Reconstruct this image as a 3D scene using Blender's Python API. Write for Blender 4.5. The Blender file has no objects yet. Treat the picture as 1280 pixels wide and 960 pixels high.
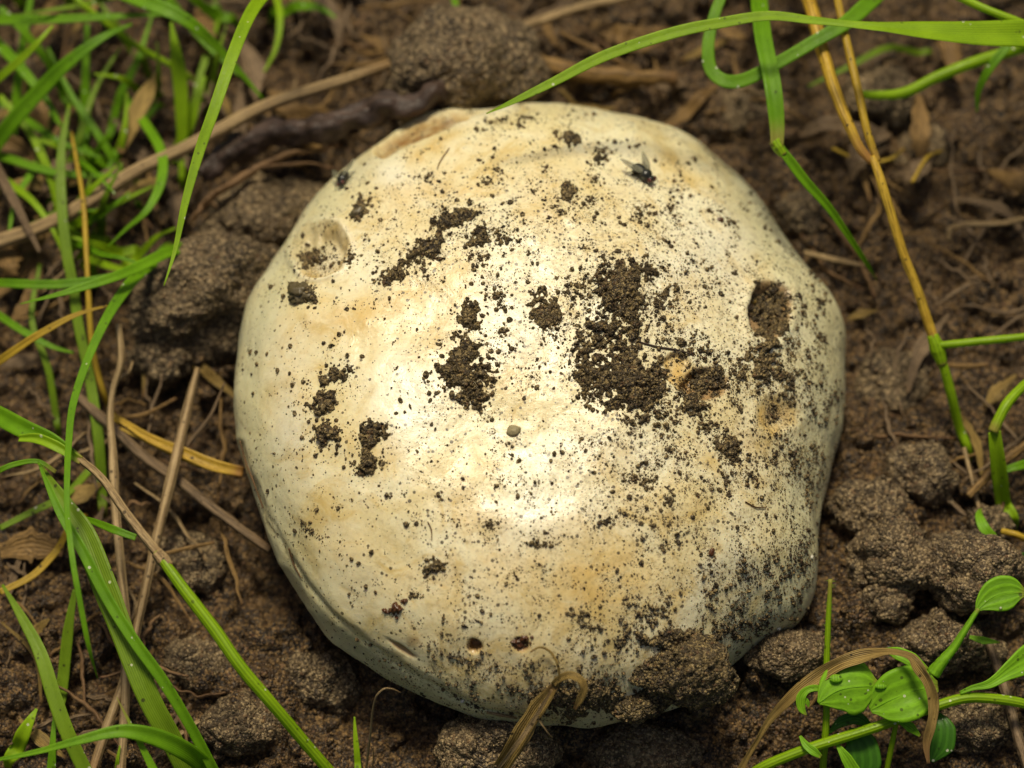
import bpy, bmesh, math, random
import numpy as np

rng = np.random.default_rng(7)
random.seed(7)
R = math.radians
sc = bpy.context.scene
col = sc.collection

# ------------------------------------------------------------------ camera
PX = 0.00018                     # metres per photo pixel at the focus distance (1280 wide)
TILT = R(22)
DIST = 0.65
TGT = np.array([0.0, 0.0, 0.030])
FW = np.array([0.0, math.sin(TILT), -math.cos(TILT)])
UP = np.array([0.0, math.cos(TILT), math.sin(TILT)])
RT = np.array([1.0, 0.0, 0.0])
CAM = TGT - DIST * FW
cd = bpy.data.cameras.new('camera')
cam = bpy.data.objects.new('camera', cd)
col.objects.link(cam)
cam.location = CAM
cam.rotation_euler = (TILT, 0, 0)
cd.sensor_width = 36
cd.lens = 36 * DIST / (1280 * PX)
cd.clip_start = 0.02
cd.clip_end = 50
cd.dof.use_dof = True
cd.dof.focus_distance = DIST - 0.016
cd.dof.aperture_fstop = 7.2
sc.camera = cam

# ------------------------------------------------------------------ sky and sun (soft, hazy light)
SUN_EL, SUN_AZ = R(65), R(-8)          # azimuth measured from +Y (top of the picture) towards +X
world = bpy.data.worlds.new('World')
sc.world = world
world.use_nodes = True
wn = world.node_tree
wn.nodes.clear()
sky = wn.nodes.new('ShaderNodeTexSky')
sky.sky_type = 'NISHITA'
sky.sun_disc = False
sky.sun_elevation = SUN_EL
sky.sun_rotation = SUN_AZ
sky.air_density = 1.0
sky.dust_density = 6.0
sky.ozone_density = 0.4
bg = wn.nodes.new('ShaderNodeBackground')
bg.inputs['Strength'].default_value = 0.05
wo = wn.nodes.new('ShaderNodeOutputWorld')
wn.links.new(sky.outputs[0], bg.inputs[0])
wn.links.new(bg.outputs[0], wo.inputs[0])
sd = bpy.data.lights.new('sun', 'SUN')
sd.energy = 3.2
sd.angle = R(12)
sd.color = (1.0, 0.90, 0.66)
sun = bpy.data.objects.new('sun', sd)
col.objects.link(sun)
sun.rotation_euler = (math.pi / 2 - SUN_EL, 0, math.pi - SUN_AZ)
sun.location = (0, 0.3, 1)

vs = sc.view_settings
vs.view_transform = 'Standard'
vs.look = 'None'
vs.gamma = 1
vs.use_curve_mapping = False
vs.exposure = 0.07

# ------------------------------------------------------------------ small maths
def W(px, py, zmm):
    """world point (m) seen at photo pixel px,py at height zmm (mm)"""
    d = FW * DIST + RT * (px - 640) * PX + UP * (480 - py) * PX
    t = (zmm / 1000 - CAM[2]) / d[2]
    return CAM + d * t

def proj(P):
    rel = P - CAM
    dep = rel @ FW
    return 640 + (rel @ RT) / dep * DIST / PX, 480 - (rel @ UP) / dep * DIST / PX

def smooth(a, b, x):
    t = np.clip((x - a) / (b - a), 0, 1)
    return t * t * (3 - 2 * t)

def _h(ix, iy, iz, s):
    n = (ix * 374761393 + iy * 668265263 + iz * 2147483647 + s * 974634777) & 0xFFFFFFFF
    n = ((n ^ (n >> 13)) * 1274126177) & 0xFFFFFFFF
    n = ((n ^ (n >> 16)) * 2246822519) & 0xFFFFFFFF
    return ((n ^ (n >> 15)) & 0xFFFFFF) / float(0xFFFFFF)

def vnoise(p, seed=0):
    i = np.floor(p).astype(np.int64)
    f = p - i
    f = f * f * f * (f * (f * 6 - 15) + 10)
    r = 0
    for dx in (0, 1):
        wx = f[:, 0] if dx else 1 - f[:, 0]
        for dy in (0, 1):
            wy = f[:, 1] if dy else 1 - f[:, 1]
            for dz in (0, 1):
                wz = f[:, 2] if dz else 1 - f[:, 2]
                r = r + wx * wy * wz * _h(i[:, 0] + dx, i[:, 1] + dy, i[:, 2] + dz, seed)
    return r * 2 - 1

def fbm(p, octv=4, seed=0, gain=0.5):
    a, s, r = 1.0, 0.0, 0
    for k in range(octv):
        r = r + a * vnoise(p * (2.03 ** k) + 17.3 * k, seed + k)
        s += a
        a *= gain
    return r / s

def worley(p, seed=0, flat=False):
    i = np.floor(p).astype(np.int64)
    d1 = np.full(len(p), 9.0)
    idc = np.zeros(len(p))
    for dx in (-1, 0, 1):
        for dy in (-1, 0, 1):
            for dz in ((0,) if flat else (-1, 0, 1)):
                cx, cy, cz = i[:, 0] + dx, i[:, 1] + dy, i[:, 2] + dz
                qx = cx + _h(cx, cy, cz, seed) - p[:, 0]
                qy = cy + _h(cx, cy, cz, seed + 1) - p[:, 1]
                dd = qx * qx + qy * qy
                if not flat:
                    qz = cz + _h(cx, cy, cz, seed + 2) - p[:, 2]
                    dd = dd + qz * qz
                m = dd < d1
                d1 = np.where(m, dd, d1)
                idc = np.where(m, _h(cx, cy, cz, seed + 3), idc)
    return np.sqrt(d1), idc

# ------------------------------------------------------------------ mesh helpers
def mesh_np(name, V, F, mat=None, shade=True, uv=None, attrs=None):
    me = bpy.data.meshes.new(name)
    V = np.ascontiguousarray(V, dtype=np.float32)
    F = np.ascontiguousarray(F, dtype=np.int32)
    k = F.shape[1]
    me.vertices.add(len(V))
    me.vertices.foreach_set('co', V.ravel())
    me.loops.add(F.size)
    me.loops.foreach_set('vertex_index', F.ravel())
    me.polygons.add(len(F))
    me.polygons.foreach_set('loop_start', np.arange(0, F.size, k, dtype=np.int32))
    me.polygons.foreach_set('loop_total', np.full(len(F), k, dtype=np.int32))
    me.polygons.foreach_set('use_smooth', np.full(len(F), bool(shade)))
    if uv is not None:
        l = me.uv_layers.new(name='UVMap')
        l.data.foreach_set('uv', np.ascontiguousarray(uv[F.ravel()], dtype=np.float32).ravel())
    for kx, vx in (attrs or {}).items():
        a = me.attributes.new(kx, 'FLOAT', 'POINT')
        a.data.foreach_set('value', np.ascontiguousarray(vx, dtype=np.float32))
    me.update(calc_edges=True)
    me.validate()
    if mat:
        me.materials.append(mat)
    return me

def add(name, me, loc=(0, 0, 0), parent=None, label=None, cat=None, group=None, kind=None):
    o = bpy.data.objects.new(name, me)
    col.objects.link(o)
    o.location = loc
    if parent is not None:
        o.parent = parent
    if label: o['label'] = label
    if cat: o['category'] = cat
    if group: o['group'] = group
    if kind: o['kind'] = kind
    return o

def put(name, V, F, mat, origin=None, parent=None, uv=None, attrs=None, shade=True, **kw):
    """mesh given in world space, stored relative to an origin (or its parent's origin)"""
    V = np.asarray(V, dtype=float)
    if parent is not None:
        org = np.array(parent['_o'])
        o = add(name, mesh_np(name, V - org, F, mat, shade, uv, attrs), (0, 0, 0), parent, **kw)
        o['_o'] = [float(c) for c in org]
        return o
    org = V.mean(0) if origin is None else np.array(origin, dtype=float)
    o = add(name, mesh_np(name, V - org, F, mat, shade, uv, attrs), org, None, **kw)
    o['_o'] = [float(c) for c in org]
    return o

def empty(name, loc, **kw):
    o = add(name, None, loc, **kw)
    o['_o'] = [float(c) for c in loc]
    o.empty_display_size = 0.005
    return o

ICO = {}
for lv in (1, 2, 3, 4, 5, 6):
    b = bmesh.new()
    bmesh.ops.create_icosphere(b, subdivisions=lv, radius=1)
    b.verts.ensure_lookup_table()
    ICO[lv] = (np.array([v.co[:] for v in b.verts]), np.array([[v.index for v in f.verts] for f in b.faces]))
    b.free()

def grid_faces(n, m, wrap=False):
    i = np.arange(n - 1)[:, None]
    j = np.arange(m if wrap else m - 1)[None, :]
    a = i * m + j
    b = i * m + (j + 1) % m
    return np.stack([a, b, b + m, a + m], -1).reshape(-1, 4)

# ------------------------------------------------------------------ materials
def mat_new(name):
    m = bpy.data.materials.new(name)
    m.use_nodes = True
    nt = m.node_tree
    nt.nodes.clear()
    out = nt.nodes.new('ShaderNodeOutputMaterial')
    return m, nt, out

class NT:
    def __init__(s, nt): s.nt = nt
    def n(s, t, **kw):
        nd = s.nt.nodes.new(t)
        for k, v in kw.items(): setattr(nd, k, v)
        return nd
    def set(s, sock, v):
        if hasattr(v, 'is_output'): s.nt.links.new(v, sock)
        else: sock.default_value = v
    def math(s, op, a, b=0.0, clamp=False):
        nd = s.n('ShaderNodeMath', operation=op, use_clamp=clamp)
        s.set(nd.inputs[0], a); s.set(nd.inputs[1], b)
        return nd.outputs[0]
    def mix(s, f, a, b, blend='MIX'):
        nd = s.n('ShaderNodeMix', data_type='RGBA', blend_type=blend)
        s.set(nd.inputs[0], f); s.set(nd.inputs[6], a if hasattr(a, 'is_output') else (*a, 1)); s.set(nd.inputs[7], b if hasattr(b, 'is_output') else (*b, 1))
        return nd.outputs[2]
    def ramp(s, f, p0, p1, c0=0.0, c1=1.0):
        nd = s.n('ShaderNodeMapRange', interpolation_type='SMOOTHSTEP')
        s.set(nd.inputs[0], f)
        nd.inputs[1].default_value = p0; nd.inputs[2].default_value = p1
        nd.inputs[3].default_value = c0; nd.inputs[4].default_value = c1
        return nd.outputs[0]
    def noise(s, vec, scale, detail=4, rough=0.55, dist=0.0):
        nd = s.n('ShaderNodeTexNoise')
        if vec is not None: s.nt.links.new(vec, nd.inputs['Vector'])
        nd.inputs['Scale'].default_value = scale
        nd.inputs['Detail'].default_value = detail
        nd.inputs['Roughness'].default_value = rough
        nd.inputs['Distortion'].default_value = dist
        return nd.outputs[0]
    def voro(s, vec, scale, feature='F1', rnd=1.0):
        nd = s.n('ShaderNodeTexVoronoi', feature=feature)
        if vec is not None: s.nt.links.new(vec, nd.inputs['Vector'])
        nd.inputs['Scale'].default_value = scale
        nd.inputs['Randomness'].default_value = rnd
        return nd
    def bump(s, h, strength, dist, normal=None):
        nd = s.n('ShaderNodeBump')
        nd.inputs['Strength'].default_value = strength
        nd.inputs['Distance'].default_value = dist
        s.nt.links.new(h, nd.inputs['Height'])
        if normal is not None: s.nt.links.new(normal, nd.inputs['Normal'])
        return nd.outputs[0]
    def attr(s, name):
        return s.n('ShaderNodeAttribute', attribute_name=name).outputs['Fac']

def soil_material(name, dark, mid, light, grain=1700, wet=0.5, lightness=0.5):
    m, nt, out = mat_new(name)
    k = NT(nt)
    co = k.n('ShaderNodeNewGeometry').outputs['Position']
    big = k.noise(co, 70, 5, 0.6)
    med = k.noise(co, 420, 4, 0.6)
    v = k.voro(co, grain)
    v2 = k.voro(co, grain * 2.3)
    cid = k.n('ShaderNodeSeparateColor'); nt.links.new(v.outputs['Color'], cid.inputs[0])
    cid2 = k.n('ShaderNodeSeparateColor'); nt.links.new(v2.outputs['Color'], cid2.inputs[0])
    c = k.mix(k.ramp(big, 0.35, 0.68), dark, mid)
    damp = k.noise(co, 14, 4, 0.6)
    c = k.mix(k.math('MULTIPLY', k.ramp(damp, 0.42, 0.62), 0.5), c, dark)  # broad random patches pulled towards the dark soil colour
    c = k.mix(k.math('MULTIPLY', k.ramp(med, 0.42, 0.7), 0.6), c, tuple(x * 1.25 for x in mid))
    c = k.mix(k.math('MULTIPLY', k.ramp(cid.outputs[0], 0.55, 1.0), lightness), c, light)
    c = k.mix(k.math('MULTIPLY', k.ramp(cid2.outputs[1], 0.86, 0.95), 0.55), c, tuple(min(1, x * 1.5) for x in light))
    c = k.mix(k.math('MULTIPLY', k.ramp(cid.outputs[2], 0.93, 0.97), 0.5), c, (0.16, 0.075, 0.03))
    p = k.n('ShaderNodeBsdfPrincipled')
    nt.links.new(c, p.inputs['Base Color'])
    k.set(p.inputs['Roughness'], k.ramp(cid2.outputs[0], 0.0, 1.0, 0.38, 0.85))
    p.inputs['Specular IOR Level'].default_value = wet
    h1 = k.math('SUBTRACT', 1.0, k.math('MULTIPLY', v.outputs['Distance'], 1.0))
    h2 = k.math('SUBTRACT', 1.0, v2.outputs['Distance'])
    b = k.bump(h1, 0.95, 0.0008)
    b = k.bump(h2, 0.6, 0.00025, b)
    b = k.bump(med, 0.6, 0.0012, b)
    nt.links.new(b, p.inputs['Normal'])
    nt.links.new(p.outputs[0], out.inputs[0])
    return m

M = {}
M['soil'] = soil_material('soil', (0.010, 0.0052, 0.0019), (0.054, 0.0275, 0.0085), (0.27, 0.160, 0.055), 1400, 0.55, 0.7)
M['clod'] = soil_material('clod_soil', (0.036, 0.023, 0.011), (0.122, 0.082, 0.039), (0.40, 0.29, 0.15), 1500, 0.5, 0.7)
M['dirt'] = soil_material('cap_dirt', (0.022, 0.0135, 0.0055), (0.088, 0.060, 0.023), (0.34, 0.245, 0.10), 1600, 0.5, 0.7)

def plant_material(name, c0, c1, tip, trans=0.35, stripes=22, rough=0.42, spots=0.55, bump=0.25, dew=0.8, streak=0.0):
    """leaf/blade: UV.x across, UV.y along"""
    m, nt, out = mat_new(name)
    k = NT(nt)
    uv = k.n('ShaderNodeUVMap').outputs[0]
    sx = k.n('ShaderNodeSeparateXYZ'); nt.links.new(uv, sx.inputs[0])
    u, v = sx.outputs[0], sx.outputs[1]
    geo = k.n('ShaderNodeNewGeometry').outputs['Position']
    rnd = k.n('ShaderNodeObjectInfo').outputs['Random']
    st = k.math('SINE', k.math('MULTIPLY', u, stripes * math.pi))
    nz = k.noise(geo, 160, 5, 0.6)
    nf = k.noise(geo, 1500, 3, 0.6)
    f = k.math('ADD', k.math('MULTIPLY', k.ramp(nz, 0.3, 0.7), 0.6), k.math('MULTIPLY', rnd, 0.4))
    c = k.mix(f, c0, c1)
    c = k.mix(k.math('MULTIPLY', k.ramp(st, -0.2, 1.0), 0.42), c, tuple(min(1, x * 1.55) for x in c1))
    c = k.mix(k.math('MULTIPLY', k.ramp(nf, 0.55, 0.8), 0.35), c, tuple(x * 0.55 for x in c0))
    if streak:
        cv = k.n('ShaderNodeCombineXYZ'); k.set(cv.inputs[0], k.math('MULTIPLY', u, 14.0)); k.set(cv.inputs[1], k.math('MULTIPLY', v, 7.0)); k.set(cv.inputs[2], k.math('MULTIPLY', rnd, 40.0))
        sk = k.noise(cv.outputs[0], 1.6, 5, 0.65)
        c = k.mix(k.math('MULTIPLY', k.ramp(sk, 0.46, 0.66), streak), c, tuple(x * 0.28 for x in c0))
        c = k.mix(k.math('MULTIPLY', k.ramp(sk, 0.46, 0.30), streak * 0.7), c, tuple(min(1, x * 1.35) for x in c1))
    ti = k.math('MULTIPLY', k.ramp(k.math('ADD', v, k.math('MULTIPLY', nz, 0.12)), 0.93, 1.04), 0.8)
    c = k.mix(ti, c, tip)
    vo = k.voro(geo, 900)
    ci = k.n('ShaderNodeSeparateColor'); nt.links.new(vo.outputs['Color'], ci.inputs[0])
    sp = k.math('MULTIPLY', k.math('GREATER_THAN', ci.outputs[0], 0.86), k.math('LESS_THAN', vo.outputs['Distance'], k.math('MULTIPLY', ci.outputs[1], 0.42)))
    c = k.mix(k.math('MULTIPLY', sp, spots), c, (0.03, 0.02, 0.01))
    vd = k.voro(geo, 620)
    cdw = k.n('ShaderNodeSeparateColor'); nt.links.new(vd.outputs['Color'], cdw.inputs[0])
    dw = k.math('MULTIPLY', k.math('GREATER_THAN', cdw.outputs[2], 0.80), k.math('LESS_THAN', vd.outputs['Distance'], k.math('MULTIPLY', cdw.outputs[1], 0.24)))
    c = k.mix(k.math('MULTIPLY', dw, dew), c, (0.75, 0.75, 0.55))
    p = k.n('ShaderNodeBsdfPrincipled')
    nt.links.new(c, p.inputs['Base Color'])
    k.set(p.inputs['Roughness'], k.ramp(nf, 0.3, 0.7, rough - 0.06, rough + 0.14))
    p.inputs['Specular IOR Level'].default_value = 0.3
    hb = k.math('ADD', k.math('MULTIPLY', st, 0.5), nf)
    nt.links.new(k.bump(hb, bump, 0.00025), p.inputs['Normal'])
    t = k.n('ShaderNodeBsdfTranslucent')
    nt.links.new(k.mix(0.5, c, tuple(min(1, x * 1.6) for x in c1)), t.inputs[0])
    mx = k.n('ShaderNodeMixShader')
    mx.inputs[0].default_value = trans
    nt.links.new(p.outputs[0], mx.inputs[1]); nt.links.new(t.outputs[0], mx.inputs[2])
    nt.links.new(mx.outputs[0], out.inputs[0])
    return m

M['grass'] = plant_material('grass_green', (0.085, 0.21, 0.004), (0.175, 0.37, 0.006), (0.30, 0.24, 0.05))
M['grass2'] = plant_material('grass_yellow_green', (0.17, 0.30, 0.005), (0.29, 0.46, 0.008), (0.35, 0.26, 0.06))
M['grass3'] = plant_material('grass_dusty_green', (0.115, 0.20, 0.008), (0.20, 0.32, 0.014), (0.30, 0.22, 0.06), spots=0.8)
M['yellow'] = plant_material('yellowed_grass', (0.38, 0.24, 0.02), (0.50, 0.34, 0.035), (0.40, 0.24, 0.05), trans=0.2, spots=0.9, dew=0.0, streak=0.75)
M['orange'] = plant_material('orange_stalk', (0.34, 0.19, 0.016), (0.54, 0.36, 0.04), (0.25, 0.11, 0.03), trans=0.1, spots=0.9, dew=0.0, streak=0.75)
M['leaf'] = plant_material('weed_leaf', (0.14, 0.32, 0.010), (0.24, 0.49, 0.016), (0.30, 0.30, 0.04), stripes=9, rough=0.46, spots=0.7, trans=0.4, streak=0.22)
M['leafdark'] = plant_material('weed_leaf_dark', (0.03, 0.11, 0.008), (0.06, 0.18, 0.012), (0.06, 0.16, 0.02), stripes=9, rough=0.35)
M['straw'] = plant_material('dry_straw', (0.21, 0.135, 0.060), (0.36, 0.255, 0.125), (0.26, 0.16, 0.07), trans=0.05, stripes=11, rough=0.6, spots=0.8, bump=0.6, dew=0.0, streak=0.75)
M['straw_dark'] = plant_material('weathered_straw', (0.10, 0.065, 0.035), (0.20, 0.135, 0.075), (0.16, 0.10, 0.05), trans=0.03, stripes=11, rough=0.65, spots=0.9, bump=0.6, dew=0.0, streak=0.75)
M['dryleaf'] = plant_material('dry_leaf', (0.21, 0.13, 0.034), (0.40, 0.275, 0.085), (0.22, 0.12, 0.05), trans=0.15, stripes=17, rough=0.5, spots=0.9, bump=0.7, dew=0.0, streak=0.75)
M['litter'] = plant_material('brown_litter', (0.10, 0.055, 0.018), (0.26, 0.155, 0.050), (0.15, 0.08, 0.03), trans=0.08, stripes=13, rough=0.6, spots=0.7, bump=0.5, dew=0.0, streak=0.75)
M['root'] = plant_material('reddish_root', (0.12, 0.065, 0.030), (0.23, 0.135, 0.06), (0.2, 0.1, 0.05), trans=0.0, stripes=5, rough=0.6, spots=0.6, bump=0.6, dew=0.0, streak=0.75)
M['twig'] = plant_material('dark_twig', (0.030, 0.019, 0.015), (0.075, 0.048, 0.036), (0.05, 0.03, 0.02), trans=0.0, stripes=7, rough=0.5, spots=0.5, bump=0.8, dew=0.0, streak=0.75)
M['bud'] = plant_material('bud_green', (0.22, 0.40, 0.02), (0.32, 0.52, 0.04), (0.3, 0.4, 0.1), stripes=5, spots=0.1)

def simple(name, c, rough=0.4, spec=0.5, trans=0.0, alpha=1.0):
    m, nt, out = mat_new(name)
    k = NT(nt)
    p = k.n('ShaderNodeBsdfPrincipled')
    g = k.n('ShaderNodeNewGeometry').outputs['Position']
    nz = k.noise(g, 2500, 3)
    nt.links.new(k.mix(k.ramp(nz, 0.3, 0.7), tuple(x * 0.7 for x in c), c), p.inputs['Base Color'])
    p.inputs['Roughness'].default_value = rough
    p.inputs['Specular IOR Level'].default_value = spec
    p.inputs['Alpha'].default_value = alpha
    nt.links.new(p.outputs[0], out.inputs[0])
    return m
M['fly'] = simple('fly_body', (0.022, 0.022, 0.016), 0.3, 0.6)
M['flyeye'] = simple('fly_eye', (0.09, 0.018, 0.012), 0.25, 0.6)
M['wing'] = simple('fly_wing', (0.22, 0.21, 0.14), 0.3, 0.5, alpha=0.5)
M['quartz'] = simple('pale_grain', (0.70, 0.66, 0.55), 0.25, 0.6)
M['amber'] = simple('amber_bit', (0.35, 0.22, 0.03), 0.3, 0.5)
M['pebble'] = simple('olive_pebble', (0.11, 0.085, 0.040), 0.45, 0.5)
M['pale_pebble'] = simple('pale_olive_pebble', (0.30, 0.25, 0.13), 0.6, 0.4)
M['rust'] = simple('rust_brown_bit', (0.085, 0.030, 0.008), 0.3, 0.5)

def cap_material():
    m, nt, out = mat_new('mushroom_skin')
    k = NT(nt)
    co = k.n('ShaderNodeNewGeometry').outputs['Position']
    st, br, du, pale, wet = (k.attr(a) for a in ('stain', 'brown', 'dust', 'pale', 'edge'))
    n1 = k.noise(co, 45, 6, 0.6, 0.6)
    n2 = k.noise(co, 180, 5, 0.6, 0.4)
    n3 = k.noise(co, 1100, 4, 0.65)
    c = k.mix(k.ramp(n1, 0.32, 0.68), (0.79, 0.735, 0.51), (0.71, 0.60, 0.32))
    c = k.mix(k.math('MULTIPLY', st, k.ramp(n2, 0.25, 0.7, 0.25, 1.0)), c, (0.62, 0.405, 0.11))
    n4 = k.noise(co, 95, 7, 0.68, 1.2)
    c = k.mix(k.math('MULTIPLY', k.ramp(n4, 0.46, 0.70), 0.75), c, (0.57, 0.40, 0.115))
    c = k.mix(k.math('MULTIPLY', k.ramp(n4, 0.46, 0.28), 0.5), c, (0.77, 0.74, 0.52))
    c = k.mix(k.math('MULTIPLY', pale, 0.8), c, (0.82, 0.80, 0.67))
    c = k.mix(k.math('MULTIPLY', wet, 0.7), c, (0.60, 0.575, 0.35))  # edge attribute: duller greenish-cream tone towards the rim
    c = k.mix(k.math('MULTIPLY', k.ramp(n2, 0.55, 0.8), 0.25), c, (0.50, 0.35, 0.14))
    c = k.mix(br, c, (0.27, 0.125, 0.030))
    # fine dust: tiny dark flecks stuck in the skin, denser where soil has rubbed in
    dd = k.math('MULTIPLY', du, k.ramp(n3, 0.45, 0.75))
    c = k.mix(k.math('MULTIPLY', dd, 0.85), c, (0.17, 0.11, 0.045))
    for scale, amt, th in ((1900, 0.85, 0.72), (1000, 0.85, 0.80)):
        v = k.voro(co, scale)
        ci = k.n('ShaderNodeSeparateColor'); nt.links.new(v.outputs['Color'], ci.inputs[0])
        lim = k.math('SUBTRACT', 1.0, k.math('MULTIPLY', du, 0.40))
        on = k.math('MULTIPLY', k.math('GREATER_THAN', ci.outputs[0], lim),
                    k.math('LESS_THAN', v.outputs['Distance'], k.math('ADD', 0.12, k.math('MULTIPLY', ci.outputs[1], 0.32))))
        c = k.mix(k.math('MULTIPLY', on, amt), c, (0.045, 0.030, 0.014))
    p = k.n('ShaderNodeBsdfPrincipled')
    nt.links.new(c, p.inputs['Base Color'])
    k.set(p.inputs['Roughness'], k.ramp(n2, 0.3, 0.7, 0.28, 0.42))
    p.inputs['Specular IOR Level'].default_value = 0.5
    p.inputs['Subsurface Weight'].default_value = 0.25
    p.inputs['Subsurface Radius'].default_value = (1.0, 0.7, 0.35)
    p.inputs['Subsurface Scale'].default_value = 0.0018
    b = k.bump(n3, 0.25, 0.00025)
    b = k.bump(n2, 0.25, 0.0012, b)
    nt.links.new(b, p.inputs['Normal'])
    nt.links.new(p.outputs[0], out.inputs[0])
    return m
M['cap'] = cap_material()

# ------------------------------------------------------------------ mushroom cap: form
OUT = [(610,136),(660,131),(700,131),(760,139),(820,150),(865,168),(900,195),(935,226),(965,265),(985,300),(1010,331),(1036,362),
       (1050,390),(1057,430),(1058,480),(1053,530),(1044,562),(1034,592),(1029,640),(1031,690),(1022,740),(997,780),(962,806),(928,822),
       (895,858),(850,885),(800,902),(740,913),(690,910),(640,904),(590,893),(550,879),(500,855),(460,832),(410,795),(375,745),(345,698),
       (320,640),(301,580),(292,520),(293,460),(300,410),(312,370),(338,325),(369,285),(399,245),(424,216),(450,196),(480,174),(515,150),(560,137)]
CX, CY = 675, 522
oa = np.array(OUT, float)
oph = np.arctan2(-(oa[:, 1] - CY), oa[:, 0] - CX)
orad = np.hypot(oa[:, 0] - CX, oa[:, 1] - CY)
o_ = np.argsort(oph)
oph, orad = oph[o_], orad[o_]
def out_r(phi):
    return np.interp(phi, np.r_[oph - 2 * np.pi, oph, oph + 2 * np.pi], np.r_[orad, orad, orad])

PR = np.array([(0,1),(0.12,.998),(0.25,.985),(0.4,.955),(0.55,.90),(0.68,.81),(0.79,.69),(0.87,.56),(0.93,.42),(0.972,.28),(0.994,.14),
               (1.0,.02),(0.996,-.08),(0.98,-.15),(0.955,-.19),(0.92,-.19),(0.86,-.14),(0.7,-.03),(0.45,.08),(0.15,.10)])
HCAP = 0.037
CC = W(CX, CY - 6, 22)
def profile(n):
    seg = np.r_[0, np.cumsum(np.hypot(*np.diff(PR, axis=0).T))]
    seg /= seg[-1]
    # Catmull-Rom through the control points
    t = np.linspace(0, 1, n)
    i = np.clip(np.searchsorted(seg, t) - 1, 0, len(PR) - 2)
    u = ((t - seg[i]) / (seg[i + 1] - seg[i]))[:, None]
    P = np.vstack([2 * PR[0] - PR[1], PR, 2 * PR[-1] - PR[-2]])
    a, b, c, d = P[i], P[i + 1], P[i + 2], P[i + 3]
    q = 0.5 * (2 * b + (c - a) * u + (2 * a - 5 * b + 4 * c - d) * u ** 2 + (3 * b - a - 3 * c + d) * u ** 3)
    q[0] = (0.002, 1)
    return q
def margin_z(th):
    # height of the widest line above the soil: lifted at lower left, sunk in the soil at lower right
    return 0.0115 + 0.0055 * np.cos(th - R(205)) - 0.001 * np.cos(2 * th)
def cap_surface(rt, nth, ns):
    th = np.linspace(0, 2 * np.pi, nth, endpoint=False)
    q = profile(ns)
    r = np.interp(th, np.linspace(0, 2 * np.pi, len(rt) + 1), np.r_[rt, rt[0]])
    # the upper cap keeps a rounder outline than its wavy edge
    rm = np.convolve(np.r_[r, r, r], np.ones(nth // 5) / (nth // 5), 'same')[nth:2 * nth]
    w = smooth(0.35, 0.95, q[:, 0])[:, None]
    rr = q[:, 0][:, None] * (rm[None] * (1 - w) + r[None] * w)
    mz = margin_z(th)[None] * smooth(0.2, 1, q[:, 0])[:, None] + 0.0125 * (1 - smooth(0.2, 1, q[:, 0])[:, None])
    z = mz + HCAP * q[:, 1][:, None]
    V = np.stack([CC[0] + rr * np.cos(th)[None], CC[1] + rr * np.sin(th)[None], z], -1)
    return V
NF = 240
rt = np.full(NF, 0.069)
thf = np.linspace(0, 2 * np.pi, NF, endpoint=False)
for it in range(22):
    V = cap_surface(rt, 720, 110).reshape(-1, 3)
    x, y = proj(V)
    ph = np.arctan2(-(y - CY), x - CX)
    rd = np.hypot(x - CX, y - CY)
    bins = np.floor((ph + np.pi) / (2 * np.pi) * 110).astype(int) % 110
    mx = np.array([rd[bins == b].max() for b in range(110)])
    bc = (np.arange(110) + 0.5) / 110 * 2 * np.pi - np.pi
    ratio = out_r(bc) / mx
    phi = np.arctan2(np.sin(thf) * math.cos(TILT), np.cos(thf))
    rt = rt * np.interp(phi, np.r_[bc - 2 * np.pi, bc, bc + 2 * np.pi], np.r_[ratio, ratio, ratio]) ** 0.6
    for _ in range(4 if it < 18 else 1): rt = (np.roll(rt, 1) + 2 * rt + np.roll(rt, -1)) / 4
    rs = np.convolve(np.r_[rt, rt, rt], np.ones(41) / 41, 'same')[NF:2 * NF]
    rt = np.clip(rt, rs * 0.952, rs * 1.04)

NTH, NS = 860, 330
CV = cap_surface(rt, NTH, NS)
def grid_normals(V):
    dt = np.roll(V, -1, 1) - np.roll(V, 1, 1)
    ds = np.gradient(V, axis=0)
    n = np.cross(ds, dt)
    n /= np.linalg.norm(n, axis=-1, keepdims=True) + 1e-12
    return n
CN = grid_normals(CV)
if CN[NS // 4, 0, 2] < 0: CN = -CN
flatV = CV.reshape(-1, 3)
flatN = CN.reshape(-1, 3)
qx, qy = proj(flatV)
front = smooth(0.02, 0.25, -(flatN @ FW))
top = front * (np.arange(NTH * NS) // NTH < NS * 0.72)

def ell(cx, cy, rx, ry, rot=0):
    """elliptic distance (1 at the edge) on the cap, in photo pixels"""
    c, s = math.cos(R(rot)), math.sin(R(rot))
    dx, dy = qx - cx, -(qy - cy)
    return np.hypot((dx * c + dy * s) / rx, (-dx * s + dy * c) / ry)
def seg_dist(pts):
    d = np.full(len(qx), 1e9)
    for (x0, y0), (x1, y1) in zip(pts[:-1], pts[1:]):
        L = (x1 - x0) ** 2 + (y1 - y0) ** 2
        t = np.clip(((qx - x0) * (x1 - x0) + (qy - y0) * (y1 - y0)) / L, 0, 1)
        d = np.minimum(d, np.hypot(qx - x0 - t * (x1 - x0), qy - y0 - t * (y1 - y0)))
    return d
def bell(d): return np.exp(-d * d)

P3 = flatV * 1000
wob = fbm(P3 / 6.0, 3, 40)
wob2 = fbm(P3 / 1.7, 3, 41)
disp = 1.5 * fbm(P3 / 28.0, 3, 3) + 0.35 * fbm(P3 / 9.0, 3, 8) + 0.06 * fbm(P3 / 1.6, 3, 9)
stain = np.zeros(len(qx)); brown = stain.copy(); dust = stain.copy(); pale = stain.copy(); edge = stain.copy()
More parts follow.
